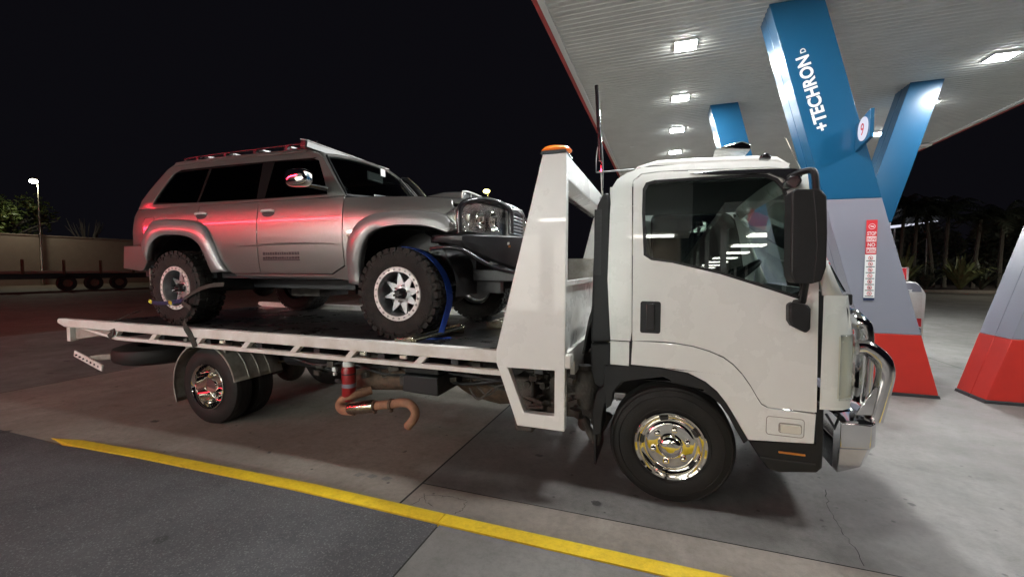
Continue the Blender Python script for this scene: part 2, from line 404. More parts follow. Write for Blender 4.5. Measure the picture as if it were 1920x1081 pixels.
# cracks and small paint marks on the concrete
def crack(pts, w=.0035, z=.0125):
    q = MB(); rnd_ = random.Random(int(pts[0][0] * 100)); P = []
    for (x0, y0), (x1, y1) in zip(pts, pts[1:]):
        n = 7
        for i in range(n): t = i / n; P.append((x0 + (x1 - x0) * t + rnd_.uniform(-.012, .012), y0 + (y1 - y0) * t + rnd_.uniform(-.012, .012)))
    P.append(pts[-1])
    for a, b in zip(P, P[1:]):
        a = Vector(a); b = Vector(b); d = (b - a).normalized(); p = Vector((-d.y, d.x)) * w / 2 * rnd_.uniform(.5, 1.2)
        q.face([q.bm.verts.new((*v, z)) for v in (a - p, b - p, b + p, a + p)])
    return struct(q.build('crack', 'joint', smooth=0))
crack([(-1.618, -1.636), (-1.569, -1.452), (-1.406, -1.408), (-1.280, -1.420)]); crack([(-1.280, -1.420), (-1.256, -1.526), (-1.295, -1.584)])
crack([(-1.597, -1.440), (-1.527, -1.522), (-1.460, -1.553)]); crack([(1.043, -0.438), (0.982, -0.786), (0.980, -1.043), (0.969, -1.282)], .004)
for p in [(-2.210, -1.368), (-2.099, -1.354), (-1.977, -1.345)]:
    q = MB(); q.face([q.bm.verts.new((p[0] + a, p[1] + b, .0125)) for a, b in ((-.035, -.02), (.02, -.03), (.045, .02), (-.015, .03))]); struct(q.build('paint_mark', 'concrete_light', smooth=0))
for p in [(1.955, 0.223), (2.088, 0.215), (2.273, 0.210), (1.800, 0.234)]:
    q = MB(); q.face([q.bm.verts.new((p[0] + .07 * math.cos(k * PI / 5) * (1 + .3 * math.sin(k * 2.3)), p[1] + .05 * math.sin(k * PI / 5), .0122)) for k in range(10)]); struct(q.build('oil_stain', 'concrete_dark', smooth=0))

# ================================================================ CANOPY AND ITS COLUMNS
CX0, CX1, CY0, CY1, CH = -1.67, 6.83, -2.3, 19.0, 5.0
can = empty('forecourt_canopy', (2.6, 8, CH), 'large flat forecourt canopy with a ribbed white underside and thin red edge', 'canopy')
q = MB(); n = int((CY1 - CY0) / .11); pr_ = []
for i in range(n):
    y = CY0 + i * .11; pr_ += [(y, CH + .011), (y + .045, CH + .011), (y + .055, CH), (y + .10, CH)]
a = [q.bm.verts.new((CX0 + .03, y, z)) for y, z in pr_]; b = [q.bm.verts.new((CX1 - .03, y, z)) for y, z in pr_]
for i in range(len(pr_) - 1): q.face([a[i], a[i + 1], b[i + 1], b[i]])
q.build('ceiling', 'canopy_sheet', can, smooth=0)
MB().box((CX0, CY0, CH + .035), (CX1, CY1, CH + .6)).build('roof', 'white_plastic', can)
q = MB()
for x in (CX0, CX1): q.box((x - .03, CY0 - .03, CH - .035), (x + .03, CY1 + .03, CH + .7))
for y in (CY0, CY1): q.box((CX0 + .03, y - .03, CH - .03), (CX1 - .03, y + .03, CH + .7))
q.build('fascia', 'fascia_red', can)
q = MB(); q.box((CX0 + .03, CY0 + .03, CH - .03), (CX0 + .11, CY1 - .03, CH + .02)); q.box((CX1 - .11, CY0 + .03, CH - .03), (CX1 - .03, CY1 - .03, CH + .02)); q.build('edge_trim', 'white_plastic', can)
def clight(x, y, lab):
    t = empty('canopy_light', (x, y, CH), lab, 'ceiling light', 'lights set in the canopy ceiling')
    q = MB(); q.box((x - .16, y - .15, CH - .03), (x + .16, y + .15, CH + .02)); q.build('frame', 'white_plastic', t, bevel=.008)
    q = MB(); q.box((x - .15, y - .14, CH - .0325), (x + .15, y + .14, CH - .0302)); q.build('diffuser', 'panel_light', t)
ordw = {-1.0: 'nearest the kerb and outermost above the truck', 1.12: 'out above the cab side of the truck', 3.25: 'highest and nearest of the row above the truck cab', 5.4: 'second from the top of the row above the cab', 7.5: 'third from the top of the row above the cab', 9.65: 'lowest of the four seen above the cab roof', 11.8: 'far along behind the cab roof', 13.9: 'at the far end behind the truck cab'}
for y, s in ordw.items(): clight(.2, y, 'bright white square canopy light, ' + s)
ordr = {-1.0: 'nearest the kerb of the right hand row', 1.12: 'second of the right hand row', 5.3: 'at the right edge of the photo', 7.4: 'half hidden behind the top of the far blue column', 9.5: 'between the numbered sign and the far blue column', 11.7: 'far down the right hand row', 13.9: 'last of the right hand row'}
for y, s in ordr.items(): clight(5.0, y, 'bright white square canopy light, ' + s)
q = MB(); q.box((CX1 - .35, 10.9, CH - .09), (CX1 - .08, 11.15, CH - .035)); tag(q.build('edge_light_fixture', 'white_plastic', bevel=.01), 'small white box fitting under the right canopy edge', 'fitting')  # small light fixture under the canopy edge, drawn unlit
q = MB(); q.lathe([(0, 0), (.06, 0), (.05, .012), (0, .012)], (-.95, 8.6, CH - .04), 'z', 20); tag(q.build('ceiling_sensor', 'white_plastic'), 'small round sensor on the canopy ceiling near its left edge', 'sensor')
def leg(label, xl, xr, sl, yf, yd, zt=CH + .02, seam=True, bands=(.77, 2.45)):
    t = empty('canopy_column', ((xl + xr) / 2, yf + yd / 2, 0), label, 'column', 'slanted columns carrying the canopy')
    def band(nm, z0, z1, m, ins=0.):
        q = MB(); P = [(xl + sl * z0 + ins, z0), (xr + sl * z0 - ins, z0), (xr + sl * z1 - ins, z1), (xl + sl * z1 + ins, z1)]
        for a, b in ((yf + ins, yf + yd / 2 - .003), (yf + yd / 2 + .003, yf + yd - ins)): q.prism(P, 'y', a, b)
        q.build(nm, m, t, bevel=.006)
    band('plinth', 0, .045, 'plinth', -.008); band('red_base', .046, bands[0], 'panel_red'); band('grey_band', bands[0] + .003, bands[1], 'panel_grey'); band('blue_shaft', bands[1] + .003, zt, 'panel_blue')
    q = MB(); q.prism([(xl + .02, .01), (xr - .02, .01), (xr + sl * zt - .02, zt), (xl + sl * zt + .02, zt)], 'y', yf + .02, yf + yd - .02); q.build('core', 'plinth', t)
    return t
colA = leg('blue, grey and red slanted column with white lettering, directly behind the truck cab front', 2.52, 3.12, -.268, 2.56, .55)
leg('slanted grey and red column at the right edge, leaning right, standing on its own', 3.52, 4.12, .268, 2.54, .54)
leg('bright blue slanted column leaning right, behind the lettered column', 2.84, 3.34, .268, 6.1, .55)
leg('short visible blue column top above the cab roof, leaning left', 2.12, 2.65, -.262, 6.1, .55)
# lettering on the front column
cl, sl_ = math.cos(math.atan(.268)), math.sin(math.atan(.268)); up_ = (-sl_, 0, cl)
xd_ = up_; ud_ = (-cl, 0, -sl_)
text('lettering', '+TECHRON', .20, 'sign_white', colA, (1.885, 2.553, 3.34), xd_, ud_, .001, sx=.94, bold=.006)
text('lettering', 'D', .085, 'sign_white', colA, (1.605, 2.553, 4.33), xd_, ud_, .001, bold=.002)
# fin sign with the bay number
fs = empty('bay_number_sign', (2.17, 2.38, 3.25), 'small blue fin sign with a lit white disc reading 9, on the lettered column', 'sign')
q = MB(); q.prism([(2.56, 3.03), (2.16, 3.10), (2.16, 3.43), (2.56, 3.36)], 'x', 2.165, 2.205); q.build('sign_panel', 'panel_blue', fs, bevel=.004)
q = MB(); q.lathe([(0, 0), (.138, 0), (.138, -.006), (0, -.006)], (2.163, 2.335, 3.245), 'x', 40); q.build('disc', 'white_glow', fs)
text('numeral', '9', .2, 'sign_red', fs, (2.1555, 2.392, 3.175), (0, -1, 0), (0, 0, 1), .0008)
# safety sticker strip
st = empty('safety_sticker', (2.37, 2.55, 1.2), 'tall red and white STOP ENGINE NO SMOKING sticker strip on the grey column band', 'sticker')
q = MB(); q.box((2.315, 2.548, 1.755), (2.425, 2.556, 2.18)); q.build('red_panel', 'sign_red', st)
q = MB(); q.box((2.315, 2.548, 1.215), (2.425, 2.556, 1.752)); q.build('white_panel', 'sign_white', st)
q = MB(); q.box((2.315, 2.548, 1.185), (2.425, 2.556, 1.213)); q.build('navy_footer', 'sign_navy', st)
for k, (s, z) in enumerate((('STOP', 1.995), ('ENGINE', 1.925), ('NO', 1.855), ('SMOKING', 1.785))):
    if k % 2: 
        q = MB(); q.box((2.322, 2.5455, z - .012), (2.419, 2.5475, z + .052)); q.build('text_bar', 'sign_white', st)
    text('lettering', s, .062, 'sign_red' if k % 2 else 'sign_white', st, (2.37, 2.5445, z - .003), (1, 0, 0), (0, 0, 1), .0006, sx=[.62, .42, .8, .345][k], align='CENTER', bold=.001)
def ring(c, r, m, p, w=.005):
    q = MB(); q.lathe([(r - w, 0), (r, 0), (r, -.0015), (r - w, -.0015)], c, 'y', 24, closed=True); q.build('pictogram', m, p)
ring((2.37, 2.547, 2.10), .034, 'sign_white', st, .004)
q = MB(); q.obox((2.372, 2.546, 2.10), (.035, .002, .012), (0, 10, 0)); q.build('pictogram', 'sign_white', st)
for k in range(7):
    z = 1.71 - k * .0735; q = MB(); c = (2.37, 2.547, z)
    q.lathe([(.019, 0), (.0245, 0), (.0245, -.0015), (.019, -.0015)], c, 'y', 20, closed=True); q.obox((2.37, 2.5463, z), (.044, .001, .004), (0, 45, 0)); q.build('pictogram', 'sign_red', st)
    q = MB(); q.obox((2.37, 2.5467, z - .002), (.012 + .004 * (k % 3), .001, .02 - .003 * (k % 4)), (0, 20 * (k % 3), 0)); q.box((2.325, 2.546, z - .040), (2.415, 2.5475, z - .031)); q.build('caption_bar', 'ink', st)

# ================================================================ FUEL PUMPS
fp = empty('fuel_pump', (3.45, 4.8, 0), 'white fuel pump with grey header, red band and blue panel, right of the lettered column', 'fuel pump')
q = MB(); q.prism(rnd([(3.05, .12), (3.83, .12), (3.86, 1.18), (3.74, 1.37), (3.05, 1.38)], [0, 0, .03, .06, 0]), 'y', 4.56, 5.05); q.build('housing', 'white_plastic', fp, bevel=.01)
MB().box((3.0, 4.5, 0), (3.9, 5.1, .115)).build('base', 'sign_red', fp, bevel=.01)
q = MB(); q.prism([(3.1, 1.21), (3.80, 1.21), (3.78, 1.30), (3.72, 1.345), (3.1, 1.35)], 'y', 4.552, 4.558); q.build('header', 'panel_grey', fp)
MB().box((3.1, 4.550, .80), (3.81, 4.558, 1.20)).build('front_panel', 'ring_alu', fp)
MB().box((3.2, 4.544, .9), (3.62, 4.549, 1.10)).build('display', 'ink', fp)
q = MB(); q.prism([(3.1, .66), (3.81, .66), (3.81, .79), (3.1, .79)], 'y', 4.550, 4.558); q.build('red_band', 'sign_red', fp)
q = MB(); q.prism([(3.1, .61), (3.81, .61), (3.81, .62), (3.74, .70), (3.1, .70)], 'y', 4.545, 4.549); q.build('navy_band', 'sign_navy', fp)
MB().box((3.1, 4.550, .3), (3.81, 4.558, .605)).build('blue_panel', 'panel_blue', fp); MB().box((3.1, 4.550, .13), (3.81, 4.558, .295)).build('red_skirt', 'sign_red', fp)
text('lettering', 'G24', .075, 'sign_white', fp, (3.43, 4.549, 1.275), (1, 0, 0), (0, 0, 1), .001, bold=.003)
text('lettering', 'for visiting', .058, 'sign_white', fp, (3.43, 4.549, 1.22), (1, 0, 0), (0, 0, 1), .001, bold=.002)
q = MB(); q.tube([(3.05, 4.7, 1.0), (2.95, 4.6, .6), (2.9, 4.6, .3), (2.98, 4.65, .25), (3.03, 4.7, .7)], .018, 8, smooth=5); q.build('hose', 'black_plastic', fp)
pt = empty('promo_sign', (3.4, 4.9, 1.4), 'small red promotional sign on top of the fuel pump', 'sign')
MB().box((3.0, 4.86, 1.385), (3.755, 4.90, 1.60)).build('board', 'ring_alu', pt); MB().box((3.02, 4.852, 1.40), (3.725, 4.858, 1.585)).build('face', 'sign_red', pt)
text('lettering', 'Your', .05, 'sign_white', pt, (3.54, 4.850, 1.50), (1, 0, 0), (0, 0, 1), .001); text('lettering', 'ng Caltex', .044, 'sign_white', pt, (3.53, 4.850, 1.45), (1, 0, 0), (0, 0, 1), .001)
fq = empty('fuel_pump', (-.2, 6.6, 0), 'white and red fuel pump glimpsed between the headboard and the cab', 'fuel pump')
q = MB(); q.prism(rnd([(-.55, .1), (.3, .1), (.33, 1.3), (.2, 1.5), (-.5, 1.5)], .04), 'y', 6.4, 6.9); q.build('housing', 'white_plastic', fq, bevel=.01)
MB().box((-.5, 6.385, 1.0), (.25, 6.398, 1.45)).build('red_panel', 'sign_red', fq); MB().box((-.4, 6.38, .5), (.1, 6.398, .9)).build('display', 'ink', fq)
MB().box((-.7, 6.3, 0), (.45, 7.0, .095)).build('base', 'concrete_mid', fq)

# ================================================================ SHOP BEHIND THE CAMERA (seen only as reflections and as the light on the truck)
sh = empty('service_station_shop', (-10, -14, 0), 'long service station shop with lit windows and a red light strip along its fascia', 'shop')
MB().box((-30, -18, 0), (.4, -11.2, 4.3)).build('wall', 'wall_cream', sh)
q = MB(); q.box((-30.2, -11.2, 2.95), (.6, -9.6, 3.1)); q.box((-30.2, -9.6, 2.95), (.6, -9.5, 5.2)); q.build('awning', 'white_plastic', sh)
MB().box((-27.5, -9.49, 4.86), (-9.2, -9.46, 5.06)).build('red_light_strip', 'red_tube', sh)
for x in fr_(-30, 0.4, 12):
    q = MB(); q.box((x - 1.05, -11.19, .25), (x + 1.05, -11.15, 2.6)); fw = q.build('window', 'shop_window' if x > -10.5 else 'sign_navy', sh)
    q = MB()
    for dx in (-1.09, 0, 1.09): q.box((x + dx - .04, -11.15, .2), (x + dx + .04, -11.09, 2.66))
    for dz in (.2, 2.6): q.box((x - 1.05, -11.149, dz), (x + 1.05, -11.1, dz + .06))
    q.build('window_frame', 'black_steel', fw)
for k in range(5):
    x = -10.0 + k * 2.1; q = MB(); q.obox((x, -9.36, 3.3), (.30, .10, .2), (18, 0, 0)); fl0 = q.build('floodlight', 'guard_grey', sh); q = MB(); q.obox((x, -9.30, 3.28), (.24, .012, .15), (18, 0, 0)); q.build('floodlight_glass', 'flood_light', fl0)
for x in (-8, -5.4, -2.8, -.4):
    q = MB(); q.box((x - .6, -10.6, 2.91), (x + .6, -10.2, 2.945)); q.build('awning_light', 'shop_light', sh)
wk = empty('covered_walkway', (2.8, -24, 0), 'long covered walkway with a row of ceiling lights', 'walkway')
MB().box((1.1, -42, 3.06), (4.5, -7.6, 3.25)).build('roof', 'canopy_sheet', wk)
q = MB()
for y in range(-41, -7, 4):
    for x in (1.25, 4.35): q.box((x - .06, y - .06, 0), (x + .06, y + .06, 3.06))
q.build('posts', 'white_plastic', wk)
for k in range(11):
    y = -8.6 - 3.0 * k; q = MB(); q.box((2.2, y - .35, 3.02), (3.2, y + .35, 3.055)); q.build('light_panel', 'shop_light', wk)
MB().box((2.1, -7.55, 2.75), (3.3, -7.5, 3.05)).build('red_sign', 'red_tube' , wk).data.materials[0] = emis('red_sign_dim', (1, .03, .05), 2.4)

# ================================================================ LEFT BACKGROUND: wall, trailer, trees, street lamps
q = MB(); q.box((-50.4, 5, 0), (-50, 60, 4.15)); q.box((-50.46, 5, 4.15), (-49.94, 60, 4.25)); tag(q.build('boundary_wall', 'wall_cream'), 'long plain cream wall across the far left of the yard', 'wall')
tr = empty('flatbed_trailer', (-38, 16, 0), 'long low flatbed trailer with upright posts parked along the far wall', 'trailer')
q = MB(); q.beam((-38, 2, 1.22), (-36.5, 34, 1.22), 2.5, .16); q.build('deck', 'wall_cream', tr)
q = MB(); q.beam((-38, 2, .95), (-36.5, 34, .95), 1.0, .35); q.build('chassis', 'black_steel', tr)
for k in range(17):
    y = 3 + k * 1.85; x = -38 + 1.5 * (y - 2) / 32 + 1.27; q = MB(); q.box((x - .05, y - .06, 1.1), (x + .05, y + .06, 2.0)); q.build('stake', 'rust_dark', tr)
for y in (6.5, 7.9, 12.5, 13.9, 15.3, 26, 27.4):
    q = MB(); q.lathe([(.2, -.1), (.46, -.13), (.5, -.1), (.5, .1), (.46, .13), (.2, .1)], (-36.6, y, .5), 'x', 24, closed=True); w = q.build('wheel', 'rubber', tr)
    q = MB(); q.lathe([(0, 0), (.2, 0), (.24, .05), (.24, -.05), (0, -.05)], (-36.5, y, .5), 'x', 20); q.build('rim', 'rust_dark', w)
def tree(label, loc, h, rx, rz, n, m='leaf', trunk_r=.12, name='tree', seed=1, leaf=.18, clumps=14):
    rr = random.Random(seed); t = empty(name, loc, label, 'tree', None); x, y, z = loc
    q = MB(); q.tube([(x, y, z), (x + .1, y, z + h * .3), (x - .1, y + .1, z + h * .6), (x, y, z + h * .9)], [trunk_r, trunk_r * .8, trunk_r * .55, trunk_r * .2], 8, smooth=3)
    for k in range(6):
        a = rr.uniform(0, 6.28); z0 = z + h * rr.uniform(.35, .65); L = rx * rr.uniform(.5, .9)
        q.tube([(x, y, z0), (x + L * .5 * math.cos(a), y + L * .5 * math.sin(a), z0 + L * .35), (x + L * math.cos(a), y + L * math.sin(a), z0 + L * .55)], [trunk_r * .4, trunk_r * .25, trunk_r * .08], 6, smooth=3)
    q.build('trunk', 'bark', t)
    q = MB(); cl_ = []
    for k in range(clumps):
        a = rr.uniform(0, 6.28); r = rx * math.sqrt(rr.random()) * .8; zz = z + h - rz + rz * rr.uniform(-.9, .85) * math.sqrt(max(0, 1 - (r / rx) ** 2)); cl_.append((Vector((x + r * math.cos(a), y + r * math.sin(a), zz)), rr.uniform(.25, .42) * rx))
    for k in range(n):
        c, cr = rr.choice(cl_); d = Vector((rr.gauss(0, 1), rr.gauss(0, 1), rr.gauss(0, .75))).normalized() * cr * rr.random() ** .4; p = c + d
        u = Vector((rr.gauss(0, 1), rr.gauss(0, 1), rr.gauss(0, .6))).normalized(); v = u.cross(Vector((rr.gauss(0, 1), rr.gauss(0, 1), 1))).normalized(); s = leaf * rr.uniform(.6, 1.3)
        q.face([q.bm.verts.new(p + w) for w in (-u * s, v * s * .4, u * s, -v * s * .4)])
    q.build('crown', m, t, smooth=0); return t
_p = [(16.508, 5.664), (21.034, 4.623)]
tree('round green tree lit by a street lamp behind the far left wall', (-53, _p[0][0], 0), 7.6, 3.3, 2.4, 5200, 'leaf', .2, seed=3, leaf=.2, clumps=22)
tree('dark tree half out of frame at the far left, behind the lamp-lit tree', (-60, 8.5, 0), 7.2, 3.2, 2.6, 2200, 'leaf_dark', .2, seed=5, leaf=.22)
bt = empty('bare_shrub', (-52, _p[1][0], 0), 'leafless pale branching shrub above the far left wall', 'shrub'); rr = random.Random(4); q = MB()
for k in range(16):
    a = rr.uniform(0, 6.28); L = rr.uniform(.6, 2.2); x, y = -52, _p[1][0]; q.tube([(x, y, 3.4), (x + L * .4 * math.cos(a), y + L * .6 * math.sin(a), 4.4), (x + L * .6 * math.cos(a), y + L * math.sin(a), 4.8 + rr.uniform(.2, 1.4))], [.07, .045, .015], 5, smooth=3)
    q.tube([(x + L * .4 * math.cos(a), y + L * .6 * math.sin(a), 4.4), (x, y + L * 1.3 * math.sin(a + .4), 5.2 + rr.uniform(0, .8))], [.035, .012], 5)
q.tube([(x, y, 0), (x, y, 3.5)], .1, 6); q.build('branches', 'bark', bt)
def lamp(label, x, y, z, m, w=2600, col=(1, .9, .6), arm=1.2, s=.22):
    t = empty('street_lamp', (x, y, 0), label, 'street lamp', None)
    q = MB(); q.tube([(x, y, 0), (x, y, z * .6), (x, y, z + .1), (x + arm * .4, y - .3, z + .3), (x + arm, y - .6, z + .25)], [.11, .085, .06, .045, .04], 8); q.build('pole', 'galvanised', t)
    q = MB(); q.obox((x + arm, y - .7, z + .2), (.5, .34, .14)); q.build('lamp_head', 'guard_grey', t, bevel=.03)
    q = MB(); q.ball((x + arm, y - .72, z + .02), s, 2, (1, .8, .6)); q.build('lamp_globe', m, t)
    ld = bpy.data.lights.new('street_light', 'SPOT'); ld.energy = w; ld.color = col; ld.spot_size = R(165); ld.spot_blend = .7; ld.shadow_soft_size = .15
    lo = bpy.data.objects.new('light_beam', ld); COL.objects.link(lo); lo.location = (x + arm, y - .72, z - .15); setp(lo, t)
_l = [(15.741, 8.302)]; lamp('white street lamp glowing above the green tree at far left', -48.6, _l[0][0] + .65, _l[0][1], 'street_white', 750, (1, .93, .72), s=.3)
_l = [(-19.437, 10.337)]; lamp('yellow street lamp glowing in the sky between the car and the headboard', _l[0][0] - .12, 42.6, _l[0][1], 'street_glow', 2500, (1, .85, .4), arm=.12, s=.42)

_l = (27, 24); lamp('unseen lamp added beyond the right edge to light the far garden', 27, 24, 8.5, 'street_white', 6000, (1, .95, .78))  # unseen lamp, added so that the far garden gets light
# ================================================================ RIGHT BACKGROUND: kerb, garden, palms
q = MB(); q.box((8, 31.2, 0), (45, 31.5, .2)); struct(q.build('garden_kerb', 'kerb_plain', bevel=.03))
q = MB(); q.box((8, 31.5, 0), (60, 48, .17)); struct(q.build('garden_bed', 'soil'))
def strap_plant(label, x, y, h, n, seed, m='leaf_strap'):
    rr = random.Random(seed); t = empty('strap_leaf_plant', (x, y, .17), label, 'plant', 'strap-leaf plants in the far garden bed'); q = MB()
    for k in range(n):
        a = rr.uniform(0, 6.28); L = h * rr.uniform(.6, 1.15); lean = rr.uniform(.15, 1.0); w = .05 * h * rr.uniform(.6, 1.1); P = []; d = Vector((math.cos(a), math.sin(a), 0)); sd = Vector((-d.y, d.x, 0))
        for i in range(6):
            s = i / 5; P.append(Vector((x, y, .17)) + d * L * lean * s * (1 + .15 * s) * .8 + Vector((0, 0, L * (s - .62 * lean * s * s * s))))
        ws = [w * .6, w, w, w * .8, w * .5, .003]
        V = [[q.bm.verts.new(p + sd * ww), q.bm.verts.new(p - sd * ww)] for p, ww in zip(P, ws)]
        for A, B in zip(V, V[1:]): q.face([A[0], A[1], B[1], B[0]])
    q.build('leaves', m, t, smooth=0)
_q = [(18.713, 0.274), (16.005, 0.962), (17.165, 0.245), (20.339, 0.304), (15.560, 0.216), (21.398, 0.150), (19.546, 0.006), (17.890, -0.103)]
strap_plant('largest pale strap-leaf plant in the far garden, between the right hand columns', _q[0][0], 33, 2.6, 110, 1); strap_plant('spiky upright plant just above the red pump sign', _q[1][0], 34, 3.3, 50, 2)
strap_plant('dim smaller strap-leaf plant left of the largest one', _q[2][0], 33.5, 1.9, 70, 3, 'leaf_dark'); strap_plant('dim strap-leaf plant right of the largest one', _q[3][0], 34, 2.2, 70, 4, 'leaf_dark')
def palm(label, x, y, h, seed, lean=.3, fr=16, L=3.2):
    rr = random.Random(seed); t = empty('palm_tree', (x, y, .17), label, 'palm tree', 'palms in the far garden'); q = MB()
    q.tube([(x, y, .1), (x + lean * .3, y, h * .4), (x + lean, y, h)], [.17, .13, .11], 8, smooth=5); q.build('trunk', 'bark', t); q = MB()
    for k in range(fr):
        a = rr.uniform(0, 6.28); el = rr.uniform(.2, 1.25); d = Vector((math.cos(a), math.sin(a), 0)); sd = Vector((-d.y, d.x, 0)); l = L * rr.uniform(.8, 1.1); pp = None
        for i in range(15):
            s = i / 14; p = Vector((x + lean, y, h)) + d * l * s * math.cos(el) + Vector((0, 0, l * (s * math.sin(el) - .75 * s * s)))
            if pp is not None:
                for sg in (-1, 1):
                    ll = .75 * math.sin(PI * (.1 + .85 * s)) ; e = p + sd * sg * ll * .8 + Vector((0, 0, -.45 * ll)) + d * .2
                    q.face([q.bm.verts.new(v) for v in (pp, p, e)])
            pp = p
    q.build('crown', 'leaf_dark', t, smooth=0)
_q = [(17.913, 5.751), (19.138, 5.306), (19.770, 5.086), (22.871, 4.791), (17.035, 5.786), (21.422, 5.612)]
for (px_, z), lb, hh, ln in zip(_q, ('tall palm just right of the blue column, behind the red pump sign', 'thin leaning palm second from the blue column', 'thin palm third from the blue column', 'palm with a pale thick trunk at the right, beside the grey column', 'dark palm mostly hidden by the blue column', 'dark palm crown between the thin palms and the pale trunk'), (6.2, 5.6, 5.9, 5.4, 6.4, 5.2), (.1, -.6, .1, .1, .2, .3)): palm(lb, px_, 37, hh, int(px_ * 7), ln)
for k, (x, y, h) in enumerate(((14, 44, 5.5), (19, 45, 6.0), (24, 44, 5.4), (29, 46, 6.5), (34, 45, 5.6))):
    tree(['dark dense tree at the left of the far garden, behind the palms', 'dark dense tree behind the thin palms', 'dark dense tree behind the largest strap-leaf plant', 'dark dense tree behind the pale palm trunk', 'dark dense tree at the right end of the far garden'][k], (x, y, 0), h, 3.4, h * .46, 2200, 'leaf_dark', .15, 'garden_tree', seed=20 + k, leaf=.3, clumps=16)
_q = [(17.696, 4.891), (20.215, 5.334)]; aw = empty('glow_awning', ((_q[0][0] + _q[1][0]) / 2, 40, 0), 'small white awning roof among the palms, made to glow for a lit look', 'awning')
q = MB(); q.prism([(_q[0][0] - 1, _q[0][1] - .12), (_q[1][0], _q[1][1] - .05), (_q[1][0], _q[1][1] + .02), (_q[0][0] + 1.2, _q[0][1] + .3), (_q[0][0] - 1, _q[0][1] + .1)], 'y', 39, 41); q.build('roof', 'white_glow', aw)  # the roof itself emits, standing in for lamplight on the awning
q = MB()
for x in (_q[0][0], _q[1][0] - .4): q.cyl((x, 39.5, 0), (x, 39.5, _q[0][1] - .05), .05)
q.build('posts', 'guard_grey', aw)


# ================================================================ TOW TRUCK
TK = empty('tow_truck', (-2.1, 0, 0), 'white flatbed tow truck with chrome bull bar, standing on the concrete beside the yellow kerb', 'tow truck')
def yc_(x, z):
    w = .98 if z < 1.35 else .98 - .02 * (z - 1.35) / .8
    if z > 2.12: w -= .9 * (z - 2.12) ** 1.6
    if x > .80: w -= .9 * (x - .80) ** 2
    if z < 1.0 and False: w = w
    return w
CZ = [1.35, 1.5, 1.7, 1.9, 2.05, 2.12, 2.16, 2.20, 2.24]; CXc = [.84, .88, .92, .96]
seam = [(-0.248, 1.092), (-0.097, 1.090), (0.013, 1.087), (0.133, 1.073), (0.228, 1.048), (0.309, 1.016), (0.368, 0.973), (0.420, 0.916), (0.466, 0.849), (0.507, 0.776), (0.531, 0.738), (0.566, 0.719), (0.807, 0.713)]
fbot = [(-0.255, 0.924), (-0.060, 0.918), (0.104, 0.899), (0.211, 0.849), (0.280, 0.794), (0.338, 0.720), (0.391, 0.630), (0.464, 0.503)]
top_ = [(-0.260, 2.122), (-0.254, 2.160), (-0.206, 2.204), (-0.084, 2.213), (0.175, 2.204), (0.536, 2.191), (0.616, 2.163), (0.666, 2.089), (0.706, 1.959)]
win = [(-0.183, 1.666), (-0.198, 1.946), (-0.197, 2.102), (-0.177, 2.143), (-0.123, 2.157), (0.175, 2.158), (0.448, 2.156), (0.523, 2.151), (0.581, 2.121), (0.622, 2.067), (0.660, 1.912), (0.701, 1.653), (0.736, 1.434), (0.726, 1.391)] + [(0.548, 1.454), (0.279, 1.544), (-0.004, 1.615), (-0.134, 1.633)]
ed = [(0.821, 0.721), (0.807, 1.576)]
cabp = empty  # (kept short)
